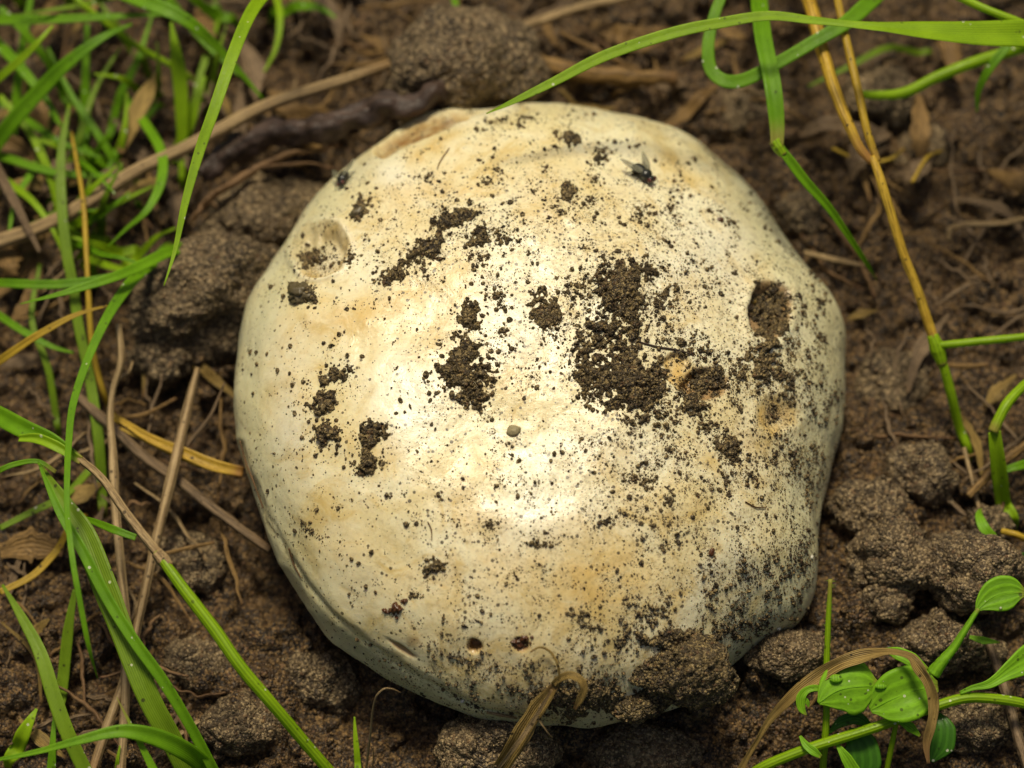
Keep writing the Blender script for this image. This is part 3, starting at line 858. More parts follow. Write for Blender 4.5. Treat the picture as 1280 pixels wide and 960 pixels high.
S = 'small dark soil clump stuck on the pale cap'
for i, (px, py, rx, ry, rot, tk, lab) in enumerate([
    (568, 274, 24, 15, 20, 2.6, 'dark rounded soil clump, upper one of the slanting pair'),
    (600, 295, 17, 12, 10, 1.6, None),
    (530, 316, 27, 17, 35, 2.8, 'long lumpy soil clump slanting down towards the rimmed pit'),
    (490, 345, 22, 10, 25, 2.0, None),
    (586, 393, 17, 16, 0, 2.0, None),
    (577, 466, 38, 44, -20, 3.0, 'chunky soil clump between the column of three clumps and the widest dirt cake'),
    (590, 495, 18, 16, 0, 2.0, None),
    (630, 415, 13, 11, 0, 1.0, None), (618, 372, 16, 12, 30, .8, None),
    (680, 392, 15, 26, 20, 1.2, None),
    (785, 362, 48, 32, 0, 2.6, 'upper half of the wide dirt cake on the cap'),
    (772, 434, 64, 56, -15, 3.0, 'widest dirt cake in the middle of the cap'),
    (806, 490, 34, 40, 20, 3.0, 'thick lower end of the wide dirt cake beside the torn notch'),
    (722, 360, 22, 18, 0, 1.0, None), (730, 430, 24, 30, 0, 1.0, None), (745, 480, 26, 20, 0, 1.0, None), (820, 390, 14, 22, 0, 1.0, None),
    (883, 478, 28, 17, 5, 1.8, 'soil clump filling the gap right of the torn notch'),
    (864, 500, 18, 14, 0, 1.8, None),
    (962, 391, 21, 33, -8, 2.8, 'soil plug filling the deep oval hole in the cap'),
    (958, 440, 24, 14, 10, 1.6, None), (950, 466, 24, 14, -10, 1.6, None),
    (912, 558, 24, 12, -35, 1.4, None), (885, 530, 22, 16, 0, .8, None),
    (420, 467, 17, 11, 20, 2.0, 'top soil clump of the column of three facing the big rounded clod'),
    (404, 502, 22, 12, 28, 2.2, 'middle soil clump of the column of three facing the big rounded clod'),
    (407, 543, 20, 16, -10, 2.4, 'lowest soil clump of the column of three facing the big rounded clod'),
    (463, 543, 20, 13, 25, 2.4, 'soil clump beside the column of three, upper of two'),
    (459, 578, 17, 14, 0, 2.8, 'soil clump beside the column of three, lower of two'),
    (389, 324, 17, 15, 0, 1.3, 'loose dark soil lying inside the rimmed pit'),
    (441, 322, 12, 9, 40, 1.0, None), (452, 262, 11, 14, -20, 1.2, None), (534, 221, 11, 6, 0, .9, None), (605, 227, 9, 7, 0, 1.0, None),
    (618, 212, 12, 8, -20, 1.0, None), (712, 239, 10, 9, 0, 1.4, None), (748, 198, 12, 9, 40, 1.2, None), (712, 172, 18, 11, -20, 1.2, None), (665, 148, 22, 9, -12, .8, None),
    (668, 240, 7, 9, 0, .9, None), (740, 248, 10, 6, 20, .8, None), (745, 222, 9, 7, 0, .8, None), (627, 150, 8, 6, 0, .8, None), (585, 135, 8, 7, 0, 1, None),
    (700, 262, 12, 7, 0, .5, None), (640, 300, 26, 16, -30, .5, None), (600, 320, 16, 12, 0, .5, None),
    (540, 710, 13, 8, 20, 1.2, None), (390, 664, 26, 6, -42, .7, None), (668, 682, 19, 10, 0, .8, None), (610, 655, 12, 10, 0, .8, None), (520, 745, 7, 5, 0, .7, None),
    (835, 628, 14, 12, 0, .8, None), (755, 655, 20, 6, 40, .9, None), (810, 600, 12, 9, 0, .7, None), (838, 565, 10, 9, 0, .8, None), (790, 600, 26, 9, -20, .7, None),
    (888, 742, 12, 10, -50, .9, None), (958, 742, 6, 14, -20, .6, None), (815, 760, 22, 14, 0, .6, None), (732, 768, 18, 12, 0, .6, None), (748, 785, 14, 5, 0, .6, None), (775, 802, 8, 6, 0, .8, None),
    (1025, 421, 9, 13, 0, 1.0, None), (1026, 378, 8, 12, 0, .7, None), (992, 582, 5, 18, -10, .9, None), (965, 262, 9, 7, 0, .6, None), (838, 262, 9, 12, 0, .7, None), (800, 268, 24, 5, 35, .6, None),
    (885, 440, 30, 18, 0, .5, None), (990, 480, 20, 26, 0, .5, None), (700, 860, 34, 16, 0, .8, None), (640, 866, 26, 9, -10, .5, None), (560, 820, 30, 7, -20, .4, None),
    (900, 790, 40, 14, 20, .6, None), (960, 770, 34, 12, 35, .6, None), (1000, 700, 10, 30, -15, .4, None)]):
    clump(px, py, rx, ry, rot, tk * .45, 100 + i, lab, cake=tk >= 1.1)
clump(742, 868, 42, 24, 10, .8, 400, 'crust of sandy soil on the front rim beside the curled dry leaf')
clump(700, 872, 40, 12, 4, .5, 404, 'thin dirty smear under the curl of the dry leaf')
clod(848, 842, 62, 34, 40, 51, 'largest sandy soil lump overhanging the front edge of the cap', lift=0.1, lv=6, mat='dirt', base=on_cap(848, 842)[0], rough=1.2, grains=520)
clod(800, 882, 34, 16, 20, 52, 'small sandy soil ledge below the overhanging lump', lift=0.1, lv=5, mat='dirt', base=on_cap(800, 880)[0], rot=10, grains=160)
clump(850, 800, 60, 14, 5, .8, 405, 'loose sandy fringe above the overhanging lump')

# fine specks, far too many to count
pts = front_idx
dens = 0.10 + 0.22 * smooth(420, 640, capx[pts])
sx_, sy_ = capx[pts], capy[pts]
for cx, cy, rx, ry, a in ((770, 420, 90, 110, 1.5), (650, 390, 70, 70, .7), (900, 520, 110, 110, 1.2), (985, 440, 70, 130, 1.3), (830, 620, 150, 110, .6), (720, 860, 160, 40, 1.3), (950, 720, 90, 90, .9),
                          (700, 230, 190, 90, .45), (640, 700, 170, 110, .30), (420, 500, 45, 80, .40), (540, 310, 90, 50, .6), (860, 290, 130, 90, .45), (860, 790, 110, 60, 1.0), (600, 300, 110, 60, .5),
                          (520, 850, 90, 30, .6), (1015, 620, 40, 120, 1.2), (480, 250, 80, 50, .3), (400, 330, 50, 60, .3), (590, 600, 120, 90, .22), (700, 530, 100, 60, .5), (470, 720, 120, 90, .10)):
    dens = dens + a * np.exp(-((sx_ - cx) / rx) ** 2 - ((sy_ - cy) / ry) ** 2)
nz = fbm(flatV[pts] * 1000 / 4.2, 3, 91)
dens = dens * np.clip(0.45 + 1.7 * nz, 0.04, 3) ** 1.3
ar = np.linalg.norm(np.gradient(CV, axis=0), axis=-1).ravel()[pts] * np.linalg.norm(np.roll(CV, -1, 1) - CV, axis=-1).ravel()[pts]
wgt = dens * ar * (0.25 + 0.75 * smooth(0.15, 0.65, FN[pts]))
wgt /= wgt.sum()
NSP = 36000
ch = rng.choice(pts, NSP, p=wgt)
parts = []
tet = ICO[1]
jit = rng.uniform(-0.3, 0.3, (NSP, 2))
for i, idx in enumerate(ch):
    g = min(0.07 + 0.07 * rng.pareto(1.95), 0.75)
    v, f = CR1[rng.integers(len(CR1))]
    n_ = flatN[idx]
    t, b = tangent(n_)
    k = 1
    if rng.random() < 0.25 and g < 0.4: k = rng.integers(2, 5)
    pos = flatV[idx] + (t * jit[i, 0] + b * jit[i, 1]) / 1000
    for j in range(k):
        q = pos + (t * rng.normal() + b * rng.normal()) * g * 1.3 / 1000 * (j > 0)
        v2 = (v * g * (1 if j == 0 else 0.7) * np.array([1.0, rng.uniform(.5, 1.), 1.0])) @ rot_rand(rng).T
        parts.append((v2 / 1000 + q + n_ * g * 0.2 / 1000, f))
V, F = join(parts)
put('soil_specks', V, F, M['dirt'], origin=mush.location[:], label='countless fine dark soil specks sprinkled over the pale cap', cat='soil specks', kind='stuff')

# small named bits on the cap
def bit(name, px, py, rx, ry, h, rot, mat, label, cat, group=None, seed=3, lv=3, amp=.5):
    v, f = lumpy(lv, seed, amp, 1.7)
    o, n = on_cap(px, py)
    t, b = tangent(n)
    c, s = math.cos(R(rot)), math.sin(R(rot))
    l = v * np.array([rx, ry, h / PX / 1000]) * PX
    X = l[:, 0] * c - l[:, 1] * s; Y = l[:, 0] * s + l[:, 1] * c
    V = o + X[:, None] * t + Y[:, None] * b + (l[:, 2] + h * 0.0003)[:, None] * n
    return put(name, V, f, M[mat], origin=o, label=label, cat=cat, group=group)
bit('pebble', 375, 369, 19, 12, 2.4, -12, 'pebble', 'brown angular pebble lying beside the rimmed pit', 'pebble', seed=4, lv=4, amp=.75)
clump(388, 372, 9, 9, 0, 1.4, 431, 'dark soil clump clinging to the angular pebble')
bit('pebble', 450, 268, 10, 8, 1.4, 30, 'pebble', 'olive pebble among crumbs above the rimmed pit', 'pebble', seed=6, amp=.3)
bit('pebble', 642, 539, 8.5, 6.5, .9, 10, 'pale_pebble', 'flat grey-olive pebble alone below the chunky soil clump', 'pebble', seed=8)
clump(495, 761, 12, 9, 10, .5, 441, 'wet dark brown scrap above the slit in the cap', name='plant_scrap', mat='rust', group=None, n=8)['category'] = 'plant scrap'
clump(651, 804, 10, 8, 0, .6, 442, 'round wet brown scrap beside the small round hole', name='plant_scrap', mat='rust', group=None, n=6)['category'] = 'plant scrap'
bit('seed', 887, 690, 3.5, 5.5, .7, -20, 'rust', 'reddish brown seed on the cap towards the knobbly clod', 'seed', seed=11)
bit('seed', 900, 274, 4.5, 4, .6, 0, 'rust', 'dark red seed on the cap between the fly and the oval hole', 'seed', seed=12)
bit('plant_scrap', 941, 375, 4, 5, .6, 0, 'amber', 'yellow scrap on the edge of the deep oval hole', 'plant scrap', seed=13)
for q in ((829, 804, 7, 2.5, 10), (846, 802, 5, 3, -30), (1014, 698, 2.4, 2.4, 0), (577, 876, 3, 2.5, 50), (973, 785, 3, 2, 20)):
    bit('sand_grain', q[0], q[1], q[2], q[3], .5, q[4], 'quartz', 'tiny white grain on the cap', 'sand grain', 'white grains on the cap', seed=int(q[0]) % 17)

# ------------------------------------------------------------------ ribbons and tubes
def spline(P, n):
    P = np.asarray(P, float)
    if len(P) == 2: P = np.vstack([P[0], P.mean(0), P[1]])
    d = np.r_[0, np.cumsum(np.linalg.norm(np.diff(P[:, :3], axis=0), axis=1) ** 0.5)]
    t = np.linspace(0, d[-1], n)
    Q = np.vstack([2 * P[0] - P[1], P, 2 * P[-1] - P[-2]])
    D = np.r_[d[0] - (d[1] - d[0]), d, d[-1] + (d[-1] - d[-2])]
    i = np.clip(np.searchsorted(d, t, 'right') - 1, 0, len(P) - 2)
    t0, t1, t2, t3 = (D[i + k][:, None] for k in range(4))
    p0, p1, p2, p3 = (Q[i + k] for k in range(4))
    T = t[:, None]
    A1 = (t1 - T) / (t1 - t0) * p0 + (T - t0) / (t1 - t0) * p1
    A2 = (t2 - T) / (t2 - t1) * p1 + (T - t1) / (t2 - t1) * p2
    A3 = (t3 - T) / (t3 - t2) * p2 + (T - t2) / (t3 - t2) * p3
    B1 = (t2 - T) / (t2 - t0) * A1 + (T - t0) / (t2 - t0) * A2
    B2 = (t3 - T) / (t3 - t1) * A2 + (T - t1) / (t3 - t1) * A3
    return (t2 - T) / (t2 - t1) * B1 + (T - t1) / (t2 - t1) * B2

HS = 1.0
def path(pts, h, n, root=None, clamp=True):
    """photo pixels + heights in mm -> world polyline. root 's'/'e' carries that end down into the soil"""
    m = len(pts)
    hs = np.interp(np.linspace(0, 1, m), np.linspace(0, 1, len(h)), h) if not np.isscalar(h) else np.full(m, float(h))
    P = [W(a, b, z * HS) for (a, b), z in zip(pts, hs)]
    if root:
        for e in root:
            k, k2 = (0, 1) if e == 's' else (-1, -2)
            d = P[k] - P[k2]; d[2] = 0; d /= np.linalg.norm(d)
            drop = max(P[k][2], 0.0)
            q = P[k] + d * (0.004 + drop * 0.45)
            q1 = P[k] * 0.45 + q * 0.55; q1[2] = P[k][2] * 0.62
            q = q.copy(); q[2] = gh(q[0], q[1]) - 0.004
            P = [q, q1] + P if e == 's' else P + [q1, q]
    Q = spline(P, n)
    if clamp:
        g = ground_h(Q[:, 0] * 1000, Q[:, 1] * 1000) / 1000
        k = np.arange(n) / (n - 1)
        soft = np.ones(n)
        if root and 's' in root: soft *= smooth(0.04, 0.14, k)
        if root and 'e' in root: soft *= smooth(0.04, 0.14, 1 - k)
        up = np.maximum(0, g + 0.0012 - Q[:, 2]) * soft
        for _ in range(3): up = np.convolve(np.r_[up[0], up, up[-1]], [.25, .5, .25], 'valid')
        Q[:, 2] += up
    return Q

def frame(Q, ref):
    T = np.gradient(Q, axis=0)
    T /= np.linalg.norm(T, axis=1, keepdims=True) + 1e-12
    Sd = np.cross(T, ref)
    nr = np.linalg.norm(Sd, axis=1, keepdims=True)
    Sd = np.where(nr > 0.05, Sd / (nr + 1e-9), np.array([1.0, 0, 0]))
    Nn = np.cross(Sd, T)
    return T, Sd, Nn

def ribbon(name, pts, widths, h, mat, root=None, n=60, fold=0.25, twist=(0,), thick=0.22, parent=None, clamp=True, across=7, wave=0.0, Q=None, **kw):
    """flat blade with a folded midrib and real thickness; widths in photo pixels along the path"""
    if Q is None: Q = path(pts, h, n, root, clamp)
    n = len(Q)
    k = np.linspace(0, 1, n)
    wd = np.interp(k, np.linspace(0, 1, len(widths)), widths) * PX / 2
    if n > 12:
        wd = np.convolve(np.r_[[wd[0]] * 2, wd, [wd[-1]] * 2], np.ones(5) / 5, 'valid')
    tw = np.radians(np.interp(k, np.linspace(0, 1, len(twist)), twist))
    T, Sd, Nn = frame(Q, np.array([0, -math.sin(TILT) * 0.8, 1.0]))
    S2 = Sd * np.cos(tw)[:, None] + Nn * np.sin(tw)[:, None]
    N2 = -Sd * np.sin(tw)[:, None] + Nn * np.cos(tw)[:, None]
    u = np.linspace(-1, 1, across)
    cr = np.r_[u, u[::-1]]
    tk = thick / 1000 / 2 * np.sqrt(np.clip(1.02 - np.abs(cr) ** 3, 0.03, 1)) * np.r_[np.ones(across), -np.ones(across)]
    seed = int(abs(Q[0, 0] * 1e6)) % 97
    wv = 1 + wave * vnoise(np.stack([k * 14, k * 0 + seed, k * 0], -1), 5)
    V = Q[:, None] + S2[:, None] * (cr[None, :, None] * (wd * wv)[:, None, None]) \
        + N2[:, None] * ((np.abs(cr)[None] * fold * wd[:, None]) + tk[None] * np.clip(wd / 0.0006, .25, 1)[:, None])[..., None]
    m = 2 * across
    uv = np.stack([np.repeat(((cr + 1) / 2)[None], n, 0), np.repeat(k[:, None], m, 1)], -1)
    F = grid_faces(n, m, True)
    V = V.reshape(-1, 3); uv = uv.reshape(-1, 2)
    caps = [[j, j + 1, m - 2 - j, m - 1 - j] for j in range(across - 1)]
    c0 = np.array(caps)[:, ::-1]; c1 = np.array(caps) + (n - 1) * m
    F = np.vstack([F, c0, c1])
    return put(name, V, F, M[mat], origin=None if parent is not None else Q[-1 if root and 'e' in root else 0], parent=parent, uv=uv, **kw)

def tube(name, pts, widths, h, mat, root=None, n=50, sides=10, rough=0.06, parent=None, clamp=True, bend=0.0, Q=None, **kw):
    if Q is None: Q = path(pts, h, n, root, clamp)
    n = len(Q)
    k = np.linspace(0, 1, n)
    seed = int(abs(Q[0, 0] * 1e6) + abs(Q[-1, 1] * 1e6)) % 97
    if bend:
        for ax in range(3):
            Q[:, ax] += bend / 1000 * fbm(np.stack([k * 7, k * 0 + seed, k * 0 + ax * 5], -1), 2, 12) * np.sin(np.pi * k) ** .5
    T, Sd, Nn = frame(Q, np.array([0.05, -0.3, 1.0]))
    a = np.linspace(0, 2 * np.pi, sides, endpoint=False)
    rd = np.interp(k, np.linspace(0, 1, len(widths)), widths) * PX / 2
    kk, aa = np.meshgrid(k, a, indexing='ij')
    nz = fbm(np.stack([kk.ravel() * 16, np.cos(aa.ravel()) * 1.2 + seed, np.sin(aa.ravel()) * 1.2], -1), 3, 15).reshape(n, sides)
    rr_ = rd[:, None] * (1 + rough * 3 * nz)
    V = Q[:, None] + Sd[:, None] * (np.cos(a)[None] * rr_)[..., None] + Nn[:, None] * (np.sin(a)[None] * rr_)[..., None]
    uv = np.stack([np.repeat((a / (2 * np.pi))[None], n, 0), kk], -1).reshape(-1, 2)
    V = V.reshape(-1, 3)
    F = grid_faces(n, sides, True)
    V = np.vstack([V, Q[0], Q[-1]]); uv = np.vstack([uv, [0.5, 0], [0.5, 1]])
    j = np.arange(sides); j1 = (j + 1) % sides
    F = np.vstack([F, np.stack([j1, j, j * 0 + n * sides, j * 0 + n * sides], -1)[:, [0, 1, 2, 2]], np.stack([j + (n - 1) * sides, j1 + (n - 1) * sides, j * 0 + n * sides + 1, j * 0 + n * sides + 1], -1)])
    # triangles kept as quads would be degenerate: split the body and caps into triangles
    body = F[:(n - 1) * sides]
    caps = F[(n - 1) * sides:, :3]
    F = np.vstack([body[:, [0, 1, 2]], body[:, [0, 2, 3]], caps])
    return put(name, V, F, M[mat], origin=None if parent is not None else Q[-1 if root and 'e' in root else 0], parent=parent, uv=uv, **kw)

GT = 'grass blades of the tuft beside the straw'
GTl = 'narrow green grass blade in the tuft beside the long straw'
def grass(pts, w, h, label, mat='grass', root='e', group=None, **kw):
    return ribbon('grass_shoot', pts, w, h, mat, root, label=label, cat='grass blade', group=group, **kw)

# upper left tuft
grass([(205, 357), (218, 316), (232, 252), (250, 188), (269, 134), (292, 67), (312, 20), (335, -12), (362, -50)], [1, 8, 13, 15, 16, 18, 20, 22, 20], [58, 58, 60, 62, 64, 64, 60, 50, 40],
      'long dewy green grass blade arching down to a point over the big clod', 'grass2', fold=.3)
grass([(330, 125), (279, 67), (235, 27), (178, 0), (120, -22)], [3, 14, 24, 26, 22], [14, 22, 30, 30, 22], 'wide green grass blade crossing behind the long dewy blade', 'grass')
grass([(205, 18), (134, 21), (67, 24), (0, 25), (-40, 26)], [4, 11, 14, 14, 12], [24, 24, 22, 18, 10], GTl, group=GT)
grass([(22, 18), (60, 13), (100, 7), (150, -6)], [2, 8, 11, 10], [22, 24, 22, 16], 'short grass blade with a browned tip at the back of the tuft', 'grass3')
tube('grass_stalk', [(215, 82), (175, 60), (134, 30), (97, 0), (70, -30)], [5, 8, 9, 9, 9], [8, 12, 18, 22, 18], 'grass2', 'se', label='thin round yellow-green grass stalk leaning across the tuft', cat='grass stalk')
grass([(165, 30), (128, 47), (87, 77), (50, 114), (17, 151), (-12, 190)], [3, 14, 21, 22, 20, 18], [26, 28, 26, 20, 14, 6], 'broad green grass blade curving up from the tuft edge', 'grass')
grass([(214, 28), (219, 60), (225, 100), (228, 150), (228, 208)], [3, 20, 18, 9, 7], [22, 20, 15, 9, 2], 'spear shaped pale green leaf standing over the straw', 'grass2')
grass([(256, 96), (244, 130), (234, 160), (222, 192)], [5, 18, 18, 12], [10, 9, 6, 1], 'short broad yellow-green leaf behind the long dewy blade', 'grass2')
grass([(134, 309), (158, 286), (182, 265), (200, 232), (203, 195), (182, 155), (160, 128)], [1, 7, 13, 13, 12, 13, 12], [16, 18, 20, 19, 16, 10, 3], 'bent green blade with a dry tan tip hanging across the straw', 'grass')
grass([(87, 130), (77, 188), (77, 252), (84, 319), (92, 360), (98, 405), (112, 471), (124, 555), (128, 622)], [4, 12, 14, 14, 13, 13, 14, 12, 10], [18, 18, 18, 16, 14, 12, 9, 6, 1], 'long upright dull green blade running down through the tuft', 'grass3')
tube('grass_stalk', [(89, 165), (97, 208), (104, 252), (108, 319), (110, 354), (112, 397), (116, 438), (128, 488), (138, 513)], [4, 6, 7, 7, 8, 8, 8, 8, 6], [14, 16, 18, 18, 17, 15, 12, 7, 1], 'yellow', 'e', label='thin orange-yellow dead grass stalk upright in the tuft', cat='grass stalk')
grass([(77, 158), (60, 128), (34, 94), (0, 57), (-30, 30)], [4, 12, 15, 15, 12], [14, 16, 16, 12, 4], GTl, group=GT)
grass([(66, 32), (50, 50), (34, 67), (0, 97), (-30, 124)], [3, 10, 12, 12, 10], [30, 30, 28, 22, 10], GTl, 'grass2', group=GT)
grass([(128, 198), (77, 178), (40, 155), (10, 135)], [3, 10, 11, 9], [8, 9, 7, 1], GTl, group=GT)
grass([(170, 222), (134, 220), (67, 215), (10, 198), (-25, 188)], [3, 9, 11, 11, 9], [10, 10, 9, 6, 1], GTl, group=GT)
grass([(50, 315), (27, 269), (0, 218), (-20, 184)], [5, 13, 14, 12], [14, 14, 11, 4], 'grey-brown dead grass blade at the edge of the tuft', 'straw_dark')
grass([(80, 319), (67, 289), (44, 255), (10, 228), (-20, 212)], [3, 8, 10, 10, 9], [10, 12, 12, 8, 2], GTl, 'grass2', group=GT)
grass([(109, 30), (107, 95), (106, 165)], [6, 14, 12], [12, 8, 1], GTl, group=GT)
grass([(25, 380), (84, 365), (141, 347), (175, 333), (207, 317)], [1, 11, 15, 14, 9], [30, 31, 29, 25, 20], 'green grass blade pointing away from the big clod, lower of a crossing pair', 'grass')
grass([(203, 320), (145, 345), (80, 355), (0, 354), (-30, 353)], [7, 12, 12, 9, 8], [18, 18, 18, 14, 4], 'green grass blade crossing level above the pointed one', 'grass')
grass([(176, 330), (150, 322), (128, 318), (108, 309), (90, 300)], [3, 7, 9, 8, 6], [22, 22, 18, 10, 3], GTl, group=GT)
grass([(134, 382), (94, 394), (44, 421), (0, 451), (-30, 470)], [2, 9, 11, 11, 9], [26, 26, 24, 18, 6], 'yellow-green grass blade slanting below the crossing pair', 'yellow')
grass([(198, 322), (165, 352), (134, 397), (108, 454), (91, 508), (86, 555), (84, 600), (84, 640), (87, 670), (92, 707), (101, 757), (111, 808), (122, 848)][::-1],
      [1, 6, 7, 7, 7, 8, 9, 10, 12, 15, 16, 14, 10], [34, 42, 46, 48, 48, 46, 44, 40, 36, 32, 28, 22, 12], 'very long green blade sagging in an S from the big clod to a low tip', 'grass', n=110)
grass([(92, 441), (67, 434), (34, 417), (0, 395), (-20, 383)], [3, 9, 10, 10, 8], [10, 11, 11, 8, 2], GTl, group=GT)
for i, (p, w, h, m) in enumerate([([(40, -10), (28, 60), (20, 130), (14, 180)], [8, 12, 12, 8], [16, 12, 6, 1], 'grass'), ([(150, 60), (120, 110), (96, 180), (70, 240)], [3, 9, 9, 7], [10, 10, 8, 1], 'grass3'),
        ([(60, 60), (90, 120), (130, 180), (165, 240)], [3, 10, 11, 8], [10, 10, 8, 1], 'grass'), ([(0, 120), (40, 170), (66, 230), (80, 300)], [8, 11, 10, 7], [10, 10, 7, 1], 'grass2'),
        ([(300, 95), (262, 60), (228, 20), (200, -20)], [3, 9, 10, 9], [8, 9, 8, 1], 'grass'), ([(50, 330), (40, 400), (60, 460), (70, 520)], [5, 9, 9, 6], [8, 8, 6, 1], 'grass3'),
        ([(10, 300), (20, 250), (48, 200), (60, 150)], [3, 9, 9, 6], [9, 8, 5, 1], 'grass'), ([(190, 20), (170, 80), (150, 120), (140, 160)], [3, 11, 11, 7], [9, 8, 5, 1], 'grass'),
        ([(240, 150), (246, 110), (262, 60), (272, 20)], [3, 10, 11, 7], [5, 6, 5, 1], 'grass3'), ([(330, 90), (345, 60), (350, 20), (340, -20)], [3, 9, 9, 8], [7, 8, 8, 2], 'grass2'),
        ([(420, 22), (400, 10), (370, 8), (355, 16)], [3, 14, 13, 6], [7, 7, 5, 1], 'grass'), ([(0, 10), (30, 40), (64, 84), (80, 120)], [9, 11, 11, 8], [16, 14, 8, 1], 'grass'),
        ([(130, 240), (140, 200), (160, 170), (190, 140)], [3, 9, 9, 6], [7, 6, 4, 1], 'grass'), ([(575, 30), (570, 10), (566, -20)], [8, 9, 8], [6, 6, 3], 'grass')]):
    grass(p, w, h, GTl if i < 13 else 'short green blade tip rising behind the peaked mound', m, group=GT if i < 13 else None)

rg = np.random.default_rng(31)
for i in range(26):
    x, y = rg.uniform(-20, 300), rg.uniform(-20, 330)
    if x > 170 and y > 150: x *= .5
    a = rg.normal(1.2, 0.9); L = rg.uniform(50, 120)
    tx, ty = x + math.cos(a) * L, y - math.sin(a) * L
    bx, by = rg.normal(0, 5, 2)
    hh = rg.uniform(6, 20)
    grass([(tx, ty), ((x + tx) / 2 + bx, (y + ty) / 2 + by), (x, y)], [2, rg.uniform(9, 17), rg.uniform(8, 13)], [hh, hh * .8, 1], 'low green grass blade deep in the tuft, half hidden by others', ['grass', 'grass2', 'grass', 'grass3'][rg.integers(4)], group='low blades deep in the tuft', n=30)
# lower left
st = empty('bent_grass', W(410, 960, 4), label='long bent grass stem, straw-coloured above its joint and green below', cat='grass stem')
tube('upper_stalk', [(98, 572), (128, 599), (151, 632), (178, 668), (203, 698)], [9, 10, 11, 12, 13], [34, 36, 37, 37, 36], 'straw', parent=st, rough=.03)
tube('lower_stalk', [(196, 690), (228, 734), (269, 788), (302, 835), (336, 875), (370, 915), (410, 962), (440, 1000)], [11, 15, 15, 15, 14, 14, 14, 13], [36.5, 36, 34, 32, 28, 22, 14, 4], 'grass2', 'e', parent=st, rough=.03, n=70)
tube('joint', [(195, 690), (203, 699), (211, 709)], [14, 18, 14], [36.5, 36, 36], 'straw', parent=st, rough=.02, n=10)
ribbon('blade', [(-30, 508), (0, 521), (30, 536), (67, 552), (102, 575)], [20, 24, 24, 20, 10], [22, 28, 32, 34, 34], 'grass', parent=st, fold=.5, twist=(10, 0, -10))
ribbon('sheath', [(24, 548), (45, 548), (67, 556), (102, 576)], [8, 13, 13, 10], [33, 34, 35, 34.5], 'grass2', parent=st, fold=.7)
ribbon('small_leaf', [(170, 672), (145, 663), (120, 653), (98, 645)], [8, 10, 8, 3], [37, 37, 33, 28], 'grass', parent=st)
grass([(50, 580), (67, 609), (87, 639), (103, 662), (128, 724), (158, 801), (188, 875), (215, 925), (238, 972), (262, 1020)], [2, 18, 27, 30, 30, 28, 26, 24, 22, 20], [28, 30, 31, 31, 30, 28, 25, 20, 14, 6],
      'widest dusty green grass blade with a pale midrib', 'grass3', fold=.3, across=9, n=80, wave=.06)
grass([(48, 578), (60, 606), (76, 642), (101, 684), (134, 747), (168, 801), (202, 848), (235, 902), (268, 964), (290, 1010)], [2, 9, 13, 14, 14, 14, 13, 13, 12, 12], [33, 35, 36, 36, 34, 32, 29, 24, 16, 6],
      'smooth bright green blade lying along the widest dusty blade', 'grass', fold=.45, n=80)
grass([(0, 588), (20, 580), (48, 577), (70, 590)], [5, 6, 7, 5], [30, 31, 32, 31], 'thin green blade touching the tip of the widest blade', 'grass', root='s')
grass([(3, 731), (27, 771), (50, 815), (67, 868), (84, 915), (106, 962), (125, 1000)], [3, 13, 18, 19, 18, 18, 16], [10, 12, 13, 12, 10, 6, 2], 'dull green blade with a soiled band beside the leaning straws', 'grass3')
grass([(94, 737), (88, 770), (84, 801), (77, 868)], [6, 14, 15, 9], [12, 10, 7, 1], 'pale green short blade leaning behind the soiled blade', 'grass3')
grass([(-30, 952), (0, 949), (50, 939), (101, 925), (151, 914), (188, 919), (228, 936), (256, 957), (282, 990)], [2, 5, 8, 13, 20, 24, 22, 18, 14], [22, 26, 29, 31, 31, 29, 24, 16, 4], 'glossy green blade arching low across the feet of the straws', 'grass', fold=.35, twist=(20, 0, -15))
ribbon('small_leaf', [(46, 886), (38, 900), (28, 920), (22, 936)], [3, 19, 19, 4], [8, 8, 6, 2], 'grass2', 'e', label='small oval pale green leaf near the soiled blade', cat='leaf')
grass([(68, 896), (66, 930), (64, 965)], [4, 11, 11], [6, 5, 2], 'short stub of green grass beside the soiled blade', 'grass')
grass([(150, 932), (147, 950), (146, 975)], [2, 8, 9], [7, 6, 2], 'small pointed green shoot by the arching low blade', 'grass2')
grass([(443, 896), (444, 915), (446, 940), (448, 966)], [2, 7, 9, 9], [7, 6, 4, 1], 'single short green shoot standing in front of the mushroom', 'grass2')
grass([(0, 740), (40, 720), (70, 690), (96, 660)], [8, 9, 8, 5], [6, 5, 3, 1], 'thin yellowed blade lying in the soil', 'yellow')
grass([(0, 660), (40, 640), (80, 620), (110, 590)], [7, 9, 9, 5], [6, 6, 4, 1], 'limp olive blade on the soil under the widest blade', 'grass3')

# straws, twigs and roots
def straw(pts, w, h, label, mat='straw', root=None, group=None, name='straw', cat='straw', **kw):
    return tube(name, pts, w, h, mat, root, label=label, cat=cat, group=group, **kw)
straw([(-30, 312), (0, 302), (50, 285), (107, 255), (168, 215), (218, 191), (269, 165), (336, 131), (430, 100), (505, 74)], [20, 21, 21, 20, 19, 18, 18, 17, 15, 11], [8, 9, 11, 13, 14, 15, 15, 15, 14, 10],
      'long thick tan straw running from the tuft to the peaked mound', rough=.05, n=90)
straw([(250, 218), (302, 188), (370, 165), (430, 150), (504, 128), (556, 110)], [26, 34, 36, 36, 34, 26], [8, 10, 14, 19, 25, 25], 'thick dark wet twig behind the mushroom', 'twig', name='twig', cat='twig', rough=.22, n=120, sides=20, bend=2.0)
straw([(628, 40), (672, 27), (722, 10), (783, -4), (850, -25)], [11, 13, 13, 13, 12], [12, 12, 12, 11, 9], 'tan straw slanting up behind the peaked mound', rough=.05)
